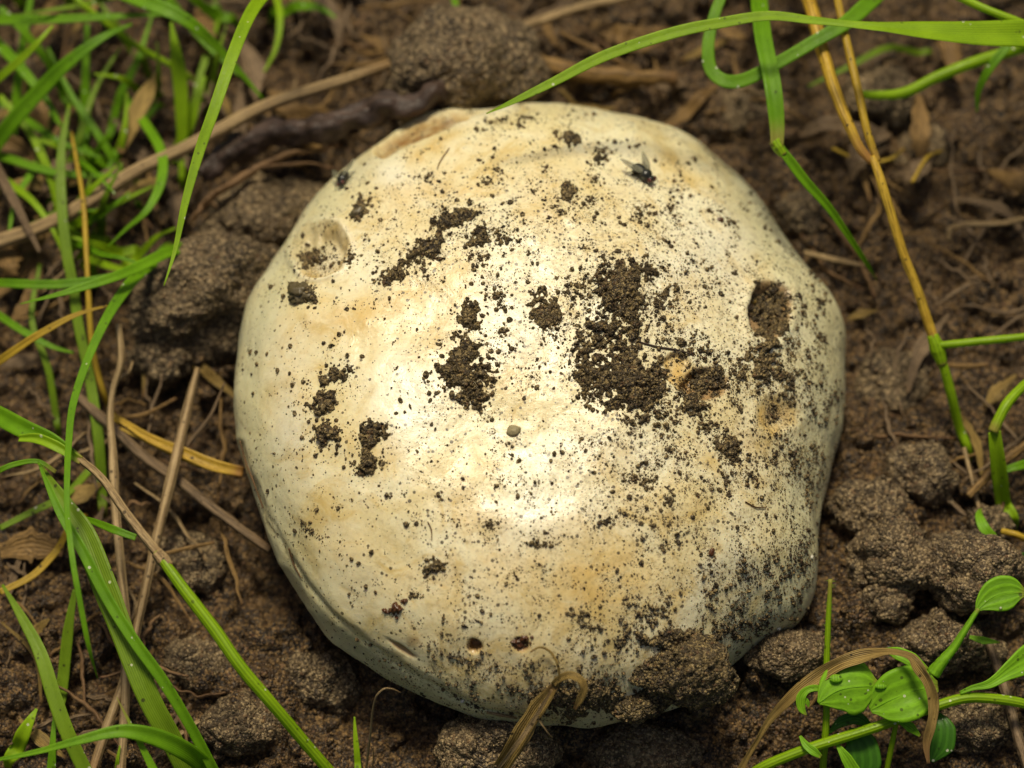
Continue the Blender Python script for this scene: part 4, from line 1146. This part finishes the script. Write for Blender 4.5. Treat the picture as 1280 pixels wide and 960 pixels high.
straw([(640, 60), (690, 82), (756, 94), (845, 98)], [14, 24, 24, 18], [7, 8, 8, 7], 'reddish brown root behind the tip of the arching blade', 'litter', name='root', cat='root', rough=.12, sides=12)
straw([(700, 40), (760, 70), (800, 90)], [6, 7, 5], [10, 9, 7], 'thin brown stalk crossing the reddish root', 'litter')
for i, (p, w) in enumerate([([(252, 258), (302, 222), (353, 196), (425, 181)], [9, 10, 8, 3]), ([(262, 246), (310, 216), (360, 204), (418, 209)], [4, 6, 5, 2]), ([(240, 275), (262, 245), (300, 228)], [7, 7, 4]), ([(330, 206), (370, 190), (410, 190)], [4, 4, 2])]):
    straw(p, w, [9, 12, 13, 12], 'thin reddish root in the fan under the dark twig', 'root', name='root', cat='root', group='fan of thin roots', rough=.08, bend=.8)
straw([(148, 405), (151, 454), (141, 488), (138, 522), (141, 572), (144, 630), (151, 707), (156, 760), (156, 875), (151, 965), (150, 1000)], [8, 10, 9, 10, 12, 12, 12, 12, 13, 13, 13], [22, 20, 17, 16, 15, 14, 12, 10, 7, 4, 2], 'knobbly upright brown straw beside the long sagging blade', rough=.09, n=90)
straw([(247, 461), (232, 522), (218, 582), (204, 640), (188, 707), (175, 768), (158, 841), (134, 909), (112, 975)], [8, 13, 14, 13, 12, 12, 12, 13, 12], [10, 12, 13, 12, 10, 8, 7, 6, 4], 'long tan straw leaning in front of the mushroom left side', rough=.06, n=80)
straw([(97, 495), (141, 535), (181, 572), (228, 605), (279, 645), (338, 688)], [12, 15, 15, 14, 13, 11], [7, 8, 8, 8, 8, 8], 'grey-brown straw slanting under the lifted rim', 'straw_dark', rough=.08)
ribbon('grass_shoot', [(140, 518), (188, 548), (228, 565), (269, 582), (304, 590)], [6, 11, 14, 16, 13], [9, 11, 12, 12, 11], 'orange', None, label='split orange-yellow dead blade reaching the lifted rim', cat='grass blade', fold=.4)
ribbon('grass_shoot', [(150, 535), (196, 558), (240, 578), (302, 596)], [3, 5, 6, 5], [9, 10, 10, 10], 'orange', None, label='thin orange strip beneath the split dead blade', cat='grass blade')
straw([(218, 590), (235, 555), (262, 521), (281, 478)], [4, 5, 5, 3], [8, 11, 13, 14], 'thin dark stem leaning beside the leaning tan straw', 'straw_dark', 's')
straw([(140, 478), (160, 465), (166, 452)], [4, 6, 3], [15, 15, 14], 'short split end of dry straw', 'straw')
straw([(146, 522), (180, 518), (220, 498)], [4, 6, 4], [8, 8, 6], 'short brown straw under the big clod', 'litter')
straw([(206, 692), (240, 684), (268, 678)], [5, 6, 4], [8, 8, 7], 'short orange-brown straw behind the grass joint', 'litter')
fb = straw([(456, 970), (462, 925), (467, 882), (472, 868), (480, 861), (490, 861), (501, 866)], [3, 3, 3, 2.6, 2.4, 2, 1.4], [3, 14, 24, 28, 29, 28, 26], 'fine hooked pale fibre standing in front of the rim', 'straw', 's', name='fibre', cat='fibre', rough=.02)
straw([(464, 965), (467, 948), (466, 934)], [2.4, 2, 1.2], [2, 6, 10], 'tiny fibre beside the hooked fibre', 'straw', 's', name='fibre', cat='fibre')
straw([(1005, 315), (1040, 324), (1080, 332)], [7, 8, 5], [6, 6, 5], 'short tan straw touching the cap shoulder', 'straw', name='straw')
straw([(1186, 300), (1188, 286), (1205, 281), (1253, 279), (1300, 268)], [5, 7, 8, 8, 7], [5, 6, 7, 7, 5], 'bent tan straw near the orange stalk', 'straw', rough=.08)
straw([(1182, 456), (1210, 458), (1235, 456)], [6, 8, 6], [5, 5, 5], 'short orange straw beside the stalk joint', 'litter')
straw([(1210, 620), (1240, 590), (1262, 570), (1300, 545)], [9, 13, 13, 12], [8, 9, 9, 8], 'brown straw behind the thick green joint', 'litter')
straw([(1205, 560), (1220, 620), (1235, 680)], [6, 7, 5], [4, 5, 4], 'tan straw leaning by the thick green joint', 'straw')
straw([(1235, 800), (1256, 860), (1275, 930), (1290, 980)], [10, 13, 13, 12], [4, 5, 5, 3], 'grey straw crossing under the creeping stem', 'straw_dark')
straw([(1010, 886), (1030, 860), (1048, 846), (1070, 838)], [4, 4, 4, 3], [5, 7, 7, 6], 'thin brown stalk under the weed', 'litter')
straw([(955, 958), (975, 945), (1010, 932), (1040, 925)], [3, 4, 4, 3], [3, 4, 5, 5], 'fine brown stalk below the creeping stem', 'litter')
straw([(1140, 228), (1160, 196), (1178, 188)], [5, 5, 4], [8, 7, 5], 'small yellow sprig by the forked stalk', 'yellow')
straw([(1040, 185), (1075, 200), (1110, 200), (1130, 186)], [4, 5, 5, 5], [6, 7, 7, 7], 'curved yellowish stalk under the fork', 'yellow')

# scattered background litter
r = np.random.default_rng(11)
def litter_at(x, y):
    if 330 < x < 1040 and 150 < y < 860: return False
    return True
LG = 'bits of dry litter on the soil'
zones = [(0, 0, 480, 420, 80, 'among the grass tuft'), (680, 0, 1280, 330, 50, 'behind the looping blade and forked stalk'), (0, 430, 290, 960, 46, 'under the leaning straws'),
         (1060, 200, 1280, 560, 22, 'beside the orange stalk'), (380, 0, 700, 70, 20, 'behind the peaked mound'), (1180, 560, 1280, 700, 6, 'by the thick joint')]
for x0, y0, x1, y1, cnt, where in zones:
    for i in range(cnt):
        x, y = r.uniform(x0, x1), r.uniform(y0, y1)
        if not litter_at(x, y): continue
        a = r.uniform(0, np.pi); L = r.uniform(18, 70)
        dx, dy = math.cos(a) * L, math.sin(a) * L
        cv = r.normal(0, 0.18)
        pts = [(x - dx, y - dy), (x - dy * cv, y + dx * cv), (x + dx, y + dy)]
        if r.random() < 0.3:
            ribbon('dry_leaf_strip', pts, [3, r.uniform(8, 26), 3], r.uniform(1, 5), ['litter', 'dryleaf', 'straw_dark'][r.integers(3)], None, n=24, label='curled strip of brown dead leaf lying ' + where, cat='dead leaf', group='dead leaf strips ' + where, fold=r.uniform(-.4, .6), wave=.2)
        else:
            tube('straw_bit', pts, [3, r.uniform(4, 8), 2.5], r.uniform(1, 5), ['litter', 'straw', 'straw_dark', 'litter', 'root', 'straw_dark'][r.integers(6)], None, n=22, sides=7, bend=0.8, label='thin brown straw bit lying ' + where, cat='straw', group='straw bits ' + where)
r = np.random.default_rng(23)
for i in range(27):
    x, y = (r.uniform(-10, 440), r.uniform(-10, 330)) if i < 20 else (r.uniform(1000, 1280), r.uniform(60, 250))
    if x > 230 and y > 170 and i < 20: continue
    a = r.uniform(0, 3.14); L = r.uniform(22, 48)
    wh = 'under the grass tuft' if i < 20 else 'behind the forked stalk'
    ribbon('dead_leaf', [(x - math.cos(a) * L, y - math.sin(a) * L), (x + r.normal(0, 8), y + r.normal(0, 8)), (x + math.cos(a) * L, y + math.sin(a) * L)], [5, r.uniform(20, 40), r.uniform(20, 34), 4], [r.uniform(2, 5), r.uniform(4, 9), r.uniform(2, 5)],
           ['litter', 'straw_dark', 'straw_dark', 'litter'][r.integers(4)], None, n=30, fold=r.uniform(-.5, .5), wave=.25, twist=(r.uniform(-40, 40), r.uniform(-40, 40)), label='broad brown dead leaf lying ' + wh, cat='dead leaf', group='broad dead leaves ' + wh)
ribbon('dead_leaf', [(198, 92), (182, 120), (165, 155), (150, 192)], [6, 24, 26, 8], [8, 9, 8, 6], 'dryleaf', None, label='orange-brown dead leaf standing behind the bent green blade', cat='dead leaf')
ribbon('dead_leaf', [(150, 250), (180, 236), (205, 222)], [6, 24, 8], [6, 7, 6], 'dryleaf', None, label='small orange-brown dead leaf under the long straw', cat='dead leaf')
ribbon('dead_leaf', [(0, 690), (40, 682), (80, 690)], [20, 44, 16], [2, 3, 2], 'litter', None, label='flat brown dead leaf on the soil beside the straws', cat='dead leaf', wave=.2)
ribbon('dead_leaf', [(740, 30), (790, 50), (840, 40)], [10, 40, 12], [4, 5, 4], 'litter', None, label='flat brown dead leaf on the soil behind the arching blade', cat='dead leaf', wave=.2)

# ------------------------------------------------------------------ right side grasses
grass([(608, 142), (635, 130), (689, 104), (756, 70), (850, 39), (900, 29), (961, 20), (1018, 26), (1085, 33), (1152, 39), (1220, 43), (1290, 43), (1360, 46), (1430, 60)],
      [1, 10, 14, 15, 14, 12, 10, 28, 35, 38, 38, 36, 30, 24], [56, 57, 58, 60, 62, 62, 62, 62, 62, 60, 57, 52, 40, 20], 'long green blade arching level above the mushroom, its tip touching the cap', 'grass2', fold=.18, n=120, across=9, twist=(0, 0, 0, 0, 10, 40, 20, 0, 0, 0, 0))
grass([(906, -14), (892, 22), (885, 60), (889, 88), (905, 101), (927, 101), (968, 81), (1018, 52), (1058, 28), (1095, -5), (1130, -40)], [13, 15, 17, 18, 16, 17, 21, 22, 20, 19, 18], [44, 43, 42, 41, 41, 42, 44, 46, 46, 42, 30], 'green blade bent into a loop under the arching blade', 'grass', fold=.15, n=90)
gj = empty('jointed_grass', W(947, -40, 30), label='green grass shoot hanging with a kinked joint above the cap shoulder', cat='grass')
ribbon('blade', [(940, -70), (945, -30), (949, 10), (954, 50), (966, 111), (971, 160), (971, 184)], [18, 20, 22, 22, 22, 22, 16], [2, 24, 40, 46, 48, 46, 45], 'grass', 's', parent=gj, fold=.45)
tube('joint', [(968, 176), (973, 184), (980, 194)], [14, 16, 11], [45, 44.5, 44], 'grass2', parent=gj, n=10, rough=.02)
ribbon('hanging_tip', [(974, 184), (984, 197), (1005, 225), (1035, 259), (1058, 292), (1080, 325), (1096, 350)], [10, 13, 12, 10, 8, 6, 2], [45, 44, 41, 36, 30, 22, 14], 'grass', parent=gj, fold=.5)
ys = empty('forked_stalk', W(1201, 538, 4), label='orange-yellow dead grass stalk with a fork above and green joint below', cat='grass stalk')
tube('thick_arm', [(990, -70), (1000, -35), (1011, 0), (1025, 50), (1041, 107), (1056, 145), (1072, 180), (1090, 204)], [18, 20, 21, 20, 18, 16, 14, 10], [-6, 22, 40, 42, 42, 42, 41, 40], 'orange', 's', parent=ys, rough=.06, n=70)
tube('thin_arm', [(1040, -40), (1047, 0), (1058, 50), (1072, 111), (1085, 168), (1097, 202)], [9, 10, 11, 11, 11, 9], [40, 43, 44, 44, 42, 40], 'yellow', parent=ys, rough=.03, n=60)
tube('main_stalk', [(1090, 196), (1099, 220), (1112, 262), (1129, 316), (1146, 360), (1162, 408), (1170, 430)], [10, 12, 12, 12, 12, 13, 13], [40.5, 40, 37, 32, 28, 23, 21], 'orange', parent=ys, rough=.04, n=60)
tube('joint', [(1165, 418), (1171, 434), (1178, 456)], [14, 20, 13], [22, 20.5, 18], 'grass2', parent=ys, rough=.05, n=14)
tube('lower_stalk', [(1176, 446), (1183, 470), (1190, 497), (1201, 540)], [12, 13, 12, 10], [19, 16, 12, 4], 'grass2', 'e', parent=ys, rough=.02)
tube('side_shoot', [(1168, 432), (1190, 430), (1220, 427), (1285, 420), (1330, 412)], [9, 10, 10, 9, 8], [21, 22, 23, 24, 20], 'grass2', parent=ys, rough=.02)
straw([(1074, 118), (1100, 119), (1130, 116), (1169, 97), (1220, 77), (1290, 56), (1350, 36)], [10, 14, 15, 15, 15, 15, 14], [20, 22, 24, 26, 27, 24, 12], 'round pale green shoot curving up behind the forked stalk', 'grass2', 'e', name='grass_shoot', cat='grass shoot', rough=.03)
grass([(1221, 140), (1223, 114), (1236, 87), (1263, 54), (1300, 20)], [3, 9, 12, 11, 9], [22, 26, 30, 32, 30], 'short green blade drooping across the pale shoot', 'grass', root=None)
straw([(1185, -10), (1236, 13), (1285, 32), (1330, 52)], [10, 11, 11, 10], [50, 52, 50, 36], 'yellow-green stalk passing above the wide end of the arching blade', 'grass2', 'e', name='grass_stalk', cat='grass stalk', rough=.03)
ag = empty('jointed_shoot', W(1253, 630, 4), label='thick green grass shoot with a pale joint at the soil edge', cat='grass shoot')
tube('upper_stalk', [(1330, 455), (1285, 478), (1258, 506), (1241, 540)], [11, 12, 13, 14], [8, 22, 24, 22], 'grass2', parent=ag, rough=.03)
ribbon('lower_blade', [(1242, 538), (1245, 565), (1249, 600), (1254, 632)], [16, 21, 20, 12], [22, 18, 11, 3], 'grass2', 'e', parent=ag, fold=.5)
grass([(1254, 588), (1275, 582), (1310, 572)], [8, 16, 14], [9, 9, 3], 'dark green blade stub behind the thick joint', 'grass')
grass([(1010, 108), (1060, 84), (1110, 60), (1150, 66)], [4, 9, 9, 5], [9, 10, 8, 1], 'faint green blade low behind the looping blade', 'grass3')
ribbon('small_leaf', [(1240, 672), (1230, 660), (1224, 645), (1228, 636)], [4, 13, 14, 4], [10, 11, 10, 6], 'leaf', 's', label='small glossy green leaf beside the grey crumb', cat='leaf')
tube('stem_bit', [(1252, 664), (1270, 668), (1300, 682)], [8, 9, 9], [9, 10, 6], 'yellow', 'e', label='yellow stem end emerging by the grey crumb', cat='stem')
ribbon('small_leaf', [(1262, 690), (1275, 696), (1300, 700)], [6, 22, 10], [8, 9, 3], 'leafdark', 'e', label='dark green leaf edge below the yellow stem', cat='leaf')

# ------------------------------------------------------------------ the weed at lower right
HS = 0.62
wd = empty('weed', W(1028, 956, 4), label='small creeping green weed with rounded leaves on the soil', cat='weed')
tube('creeping_stem', [(930, 975), (951, 960), (1001, 939), (1040, 926), (1085, 912), (1152, 889), (1203, 873), (1240, 873), (1290, 882), (1330, 900)], [10, 12, 13, 13, 13, 13, 13, 12, 11, 10], [6, 12, 17, 19, 21, 23, 24, 23, 19, 8], 'grass2', 'se', parent=wd, rough=.02, n=80)
up_ = tube('upright_stem', [(1028, 968), (1030, 940), (1033, 892), (1033, 850), (1034, 808), (1038, 724)], [9, 9, 8.5, 8, 7.5, 5], [4, 12, 22, 28, 34, 46], 'grass2', parent=wd, rough=.02, n=60)
rr2 = np.random.default_rng(5)
hp = []
for i in range(70):
    t = rr2.uniform(0, 1)
    y = 724 + t * 150
    x = 1038 - 5 * smooth(724, 808, y)
    z = np.interp(y, [724, 808, 850, 892], [46, 34, 28, 22])
    a = W(x, y, z * HS); sd_ = 1 if rr2.random() < .75 else -1
    b = a + np.array([sd_ * rr2.uniform(.9, 1.7), rr2.uniform(-.4, .5), rr2.uniform(-.2, .6)]) / 1000
    w_ = np.array([0, 0.00006, 0]); w2 = np.array([0, 0, 0.00006])
    hp.append((np.array([a - w_, a + w_, a + w2, b]), np.array([[0, 1, 3], [1, 2, 3], [2, 0, 3]])))
V, F = join(hp)
h_ = put('hairs', V, F, M['bud'], parent=wd); h_['kind'] = 'stuff'
lfa = ribbon('leaf', [(1023, 879), (1034, 871), (1048, 863), (1064, 859), (1080, 858), (1098, 858)], [3, 40, 64, 70, 62, 10], [30, 31, 32, 32.5, 32, 30], 'leaf', parent=wd, fold=-.12, across=13, n=40)
tube('midrib', [(1023, 879), (1048, 863), (1078, 858), (1096, 858)], [1, 1.5, 1.8, 2], [30.3, 32.3, 32.3, 30.4], 'leaf', parent=lfa, n=20, sides=6)
lfb = ribbon('leaf', [(1088, 888), (1098, 882), (1115, 874), (1135, 866), (1155, 860), (1172, 858)], [6, 46, 66, 68, 52, 10], [27, 28, 30, 31, 30, 28], 'leaf', parent=wd, fold=.18, across=13, n=40)
tube('midrib', [(1090, 887), (1115, 874), (1145, 863), (1170, 858)], [1, 1.5, 1.6, 2], [27.3, 30.2, 30.9, 28.3], 'leaf', parent=lfb, n=20, sides=6)
ribbon('leaf', [(1106, 812), (1120, 816), (1138, 824), (1158, 838)], [4, 16, 18, 8], [28, 30, 30, 28], 'leaf', parent=wd, fold=.2)
for x, y, rx, ry, z in ((1125, 842, 11, 9, 33), (1101, 858, 9, 6, 32.5), (1045, 848, 10, 9, 34)):
    v, f = ICO[3]
    l = v * np.array([rx * .8, ry * .6, 2.6]) * PX
    put('bud', W(x, y, z * HS) + l, f, M['leaf'], parent=wd, uv=(v[:, :2] + 1) / 2)
rl = tube('leaf_stalk', [(1166, 842), (1180, 824), (1192, 810), (1206, 788), (1216, 772), (1223, 761)], [18, 14, 11, 9, 7, 6], [27, 30, 32, 35, 37, 38], 'leaf', parent=wd, rough=.03)
lfc = ribbon('leaf', [(1221, 763), (1227, 756), (1238, 748), (1252, 742), (1266, 740), (1281, 741)], [4, 22, 40, 45, 38, 8], [38, 38.5, 39, 39.5, 39.5, 39], 'leaf', parent=wd, fold=.1, across=13, n=36)
tube('midrib', [(1221, 763), (1238, 748), (1256, 741), (1274, 741)], [2.5, 1.8, 1.4, 1], [38.2, 39.2, 39.6, 39.4], 'leaf', parent=lfc, n=20, sides=6)
ribbon('leaf', [(1200, 866), (1215, 860), (1236, 855), (1262, 838), (1300, 815), (1340, 800)], [4, 8, 16, 36, 40, 20], [26, 27, 27, 26, 20, 8], 'leaf', parent=wd, fold=.35)
ribbon('leaf', [(1172, 892), (1176, 908), (1174, 930), (1164, 952)], [8, 36, 38, 6], [18, 18, 16, 12], 'leafdark', parent=wd, fold=.15, across=9)
ribbon('leaf', [(1060, 912), (1072, 926), (1078, 948), (1074, 985)], [8, 42, 46, 20], [14, 14, 12, 6], 'leafdark', parent=wd, fold=.2, across=9)
ribbon('leaf', [(1036, 916), (1052, 902), (1072, 898), (1092, 912)], [3, 14, 16, 5], [16, 18, 18, 16], 'leafdark', parent=wd, fold=.3)
ribbon('leaf', [(1000, 920), (1008, 932), (1018, 940), (1026, 946)], [3, 9, 11, 5], [20, 21, 21, 20], 'leaf', parent=wd, fold=.5)
ribbon('leaf', [(1046, 930), (1056, 945), (1066, 962), (1082, 990)], [4, 14, 17, 10], [18, 17, 14, 8], 'leaf', parent=wd, fold=.4)
ribbon('leaf', [(1124, 902), (1136, 908), (1150, 920)], [4, 13, 3], [24, 24, 22], 'leaf', parent=wd, fold=.4)
ribbon('tendril', [(1030, 864), (1020, 860), (1008, 863), (1001, 872), (1002, 886), (1008, 894)], [7, 8, 9, 12, 10, 2], [30, 31, 31, 30, 28, 27], 'leaf', parent=wd, fold=.4)
ribbon('tendril', [(1004, 870), (1009, 878), (1011, 884)], [4, 6, 2], [30, 29, 28], 'leaf', parent=wd, fold=.4)
ribbon('leaf', [(1212, 796), (1226, 800), (1250, 803)], [4, 10, 2], [20, 21, 21], 'leaf', parent=wd, fold=.3)
tube('side_stem', [(1120, 905), (1116, 925), (1108, 965)], [6, 7, 7], [21, 16, 5], 'grass2', parent=wd, rough=.02)

ribbon('dry_grass_leaf', [(915, 985), (927, 960), (944, 928), (963, 898), (1001, 862), (1022, 846), (1048, 829), (1085, 819), (1115, 816), (1138, 821), (1147, 831), (1160, 850), (1166, 876), (1163, 905), (1158, 930), (1161, 955)],
       [6, 8, 7, 9, 8, 11, 16, 19, 17, 10, 7, 17, 18, 15, 10, 4], [3, 9, 15, 20, 29, 31, 35, 37, 40, 42, 42, 40, 36, 33, 29, 27], 'dryleaf', 's', n=130, fold=.55, across=9, label='dry tan grass leaf arched over the weed and folded down', cat='dry leaf', wave=.32, twist=(0, 35, -30, 25, -15, 40, -35, 20, -25))

# curled dry leaf in front of the rim
HS = 0.92
cl = empty('curled_dry_leaf', W(628, 965, 4), label='curled brown dry leaf with tendrils leaning on the front rim', cat='dry leaf')
ribbon('blade', [(610, 985), (628, 957), (648, 925), (669, 889), (685, 868), (701, 848)], [12, 17, 21, 23, 18, 8], [4, 14, 23, 29, 33, 37], 'dryleaf', 's', parent=cl, fold=.7, wave=.2)
ribbon('blade', [(622, 962), (645, 932), (664, 905), (690, 862)], [4, 6, 6, 3], [16, 25, 29, 37], 'straw', parent=cl, fold=.5)
ribbon('curl', [(692, 855), (700, 848), (713, 844), (726, 850), (730, 860), (726, 872), (718, 887)], [7, 9, 10, 9, 9, 9, 4], [36, 38, 40, 40, 39, 37, 34], 'dryleaf', parent=cl, fold=.5)
tube('tendril', [(698, 858), (699, 842), (696, 828), (688, 815), (675, 809), (663, 815)], [3.5, 3.5, 3, 3, 2.6, 2], [36, 39, 41, 42, 43, 43], 'dryleaf', parent=cl, rough=.02)
tube('tendril', [(676, 880), (672, 895), (684, 915), (690, 922)], [2.4, 2.4, 2, 1.5], [31, 30, 27, 24], 'straw', parent=cl)
tube('tendril', [(610, 955), (622, 953), (634, 965)], [2.6, 3, 2], [15, 15, 12], 'straw', parent=cl)

HS = 1.0
# fibres on the cap surface
def cap_fibre(pts, w, label, mat='root'):
    Q = []
    for a, b in pts:
        p, n_ = on_cap(a, b)
        Q.append(p + n_ * 0.0003)
    Q = spline(Q, 40)
    tube('fibre', None, w, 0, mat, Q=Q, sides=6, label=label, cat='fibre')
cap_fibre([(797, 428), (820, 433), (845, 436), (866, 444)], [2, 2.6, 2.2, 1.2], 'dark hair-like fibre poking from the dirt cake over the torn notch', 'twig')
cap_fibre([(930, 625), (942, 635), (956, 634)], [1.6, 1.8, 1.2], 'fine curved fibre on the cap below the orange-brown hollow')
cap_fibre([(301, 550), (308, 575), (318, 600), (331, 634)], [2, 3, 2.6, 1.6], 'thin brown root fibre along the left lip of the cap')
cap_fibre([(362, 686), (368, 705), (376, 722)], [2, 2.4, 1.4], 'dark root fibre lying in the lip fold')
cap_fibre([(534, 652), (538, 662), (542, 676)], [1.4, 1.6, 1], 'short hair on the cap below the chunky soil clump')
cap_fibre([(560, 186), (552, 200), (548, 214)], [1.4, 1.6, 1], 'short hair near the torn upper edge')
cap_fibre([(607, 890), (630, 893), (648, 897)], [3, 4, 2], 'tan root fibre on the front rim', 'straw')

# ------------------------------------------------------------------ flies
def fly(px, py, head, size, label, tilt=0):
    o, n_ = on_cap(px, py)
    a = R(head)
    t, b = tangent(n_)
    fwd = t * math.cos(a) + b * math.sin(a)
    fwd -= n_ * (fwd @ n_); fwd /= np.linalg.norm(fwd)
    sd_ = np.cross(n_, fwd)
    Mx = np.stack([fwd, sd_, n_], -1)
    s = size / 1000
    o = o + n_ * 0.0001
    root = empty('fly', o, label=label, cat='fly')
    T = lambda L: o + (L * s) @ Mx.T
    # body: abdomen, thorax, neck and head as one surface
    xs = np.array([-.52, -.50, -.44, -.34, -.2, -.08, -.02, .06, .16, .26, .32, .345, .38, .44, .49, .51])
    rw = np.array([.005, .07, .15, .21, .23, .20, .18, .22, .245, .20, .12, .09, .17, .18, .11, .005])
    zc = np.array([.16, .165, .18, .2, .22, .23, .235, .25, .255, .245, .235, .23, .22, .215, .20, .195])
    an = np.linspace(0, 2 * np.pi, 20, endpoint=False)
    V = np.stack([np.repeat(xs[:, None], 20, 1), rw[:, None] * np.cos(an)[None], zc[:, None] + rw[:, None] * 0.88 * np.sin(an)[None]], -1)
    put('body', T(V.reshape(-1, 3)), grid_faces(len(xs), 20, True), M['fly'], parent=root)
    v, f = ICO[3]
    for e in (-1, 1):
        put('eye', T(v * np.array([.085, .08, .10]) + np.array([.43, e * .115, .25])), f, M['flyeye'], parent=root)
        k = np.linspace(0, 1, 14)
        ww = .17 * np.sin(np.pi * k ** 0.75) ** .8 + .012
        cr = np.linspace(-1, 1, 5)
        X = .10 - .86 * k[:, None] + 0 * cr[None]
        Y = e * (.14 + .46 * k[:, None] + ww[:, None] * cr[None])
        Z = .36 + .10 * k[:, None] + 0.015 * np.sin(cr * 5)[None]
        W2 = np.stack([X, Y, Z], -1)
        put('wing', T(np.concatenate([W2.reshape(-1, 3), (W2 - [0, 0, .006]).reshape(-1, 3)])), np.vstack([grid_faces(14, 5), grid_faces(14, 5)[:, ::-1] + 70]), M['wing'], parent=root)
        for j, (x0, x1, x2) in enumerate(((.2, .34, .44), (.1, .10, .08), (0, -.16, -.34))):
            Q = spline(T(np.array([(x0, e * .1, .17), (x1, e * .30, .24), (x2, e * .40, .08), (x2 * 1.12, e * .47, .0)])), 14)
            tube('leg', None, [size * 0.28, size * 0.2, size * 0.13, size * 0.1], 0, 'twig', Q=Q, sides=6, parent=root)
    return root
fly(800, 222, -66, 6.4, 'larger dark fly with clear wings sitting on the cap')
fly(433, 226, -60, 5.2, 'smaller fly perched on the cap edge above the rimmed pit')

# ------------------------------------------------------------------ sward that goes on around the bare patch
rg = np.random.default_rng(91)
N = 5200
x = rg.uniform(-0.42, 0.42, N); y = rg.uniform(-0.34, 0.42, N)
qx_, qy_ = proj(np.stack([x, y, np.zeros(N)], -1))
keepm = ~((qx_ > -120) & (qx_ < 1400) & (qy_ > -130) & (qy_ < 1090)) & (fbm(np.stack([x * 16, y * 16, x * 0], -1), 3, 66) > -0.12)
x, y = x[keepm], y[keepm]
n_ = len(x)
z = ground_h(x * 1000, y * 1000) / 1000 - 0.002
z = np.where(np.hypot(x, y) > 0.26, -0.005, z)
hg = rg.uniform(0.014, 0.045, n_); an = rg.uniform(0, 6.28, n_); ln = rg.uniform(0.2, 1.1, n_); bw = rg.uniform(0.0009, 0.0019, n_)
t = np.linspace(0, 1, 6)
cx = x[:, None] + np.cos(an)[:, None] * (ln * hg)[:, None] * t[None] ** 1.8
cy = y[:, None] + np.sin(an)[:, None] * (ln * hg)[:, None] * t[None] ** 1.8
cz = z[:, None] + hg[:, None] * (t - 0.25 * t ** 3)[None]
wv = bw[:, None] * (1 - t ** 2.2)[None] + 0.00008
sx, sy = -np.sin(an)[:, None], np.cos(an)[:, None]
L = np.stack([cx - sx * wv, cy - sy * wv, cz], -1); Rr = np.stack([cx + sx * wv, cy + sy * wv, cz], -1); C_ = np.stack([cx, cy, cz - wv * .5], -1)
V = np.stack([L, C_, Rr], 2).reshape(-1, 3)
b = np.arange(n_)[:, None, None] * 18 + np.arange(5)[None, :, None] * 3 + np.arange(2)[None, None, :]
F = np.stack([b, b + 1, b + 4, b + 3], -1).reshape(-1, 4)
uv = np.stack(np.broadcast_arrays(np.array([0, .5, 1.0])[None, None, :], t[None, :, None] * np.ones((n_, 1, 1))), -1).reshape(-1, 2)
put('grass_sward', V, F, M['grass'], origin=(0, 0, 0), uv=uv, label='short green grass growing around the bare soil patch', cat='grass', kind='stuff')

# drop helper properties
for o in bpy.data.objects:
    if '_o' in o: del o['_o']
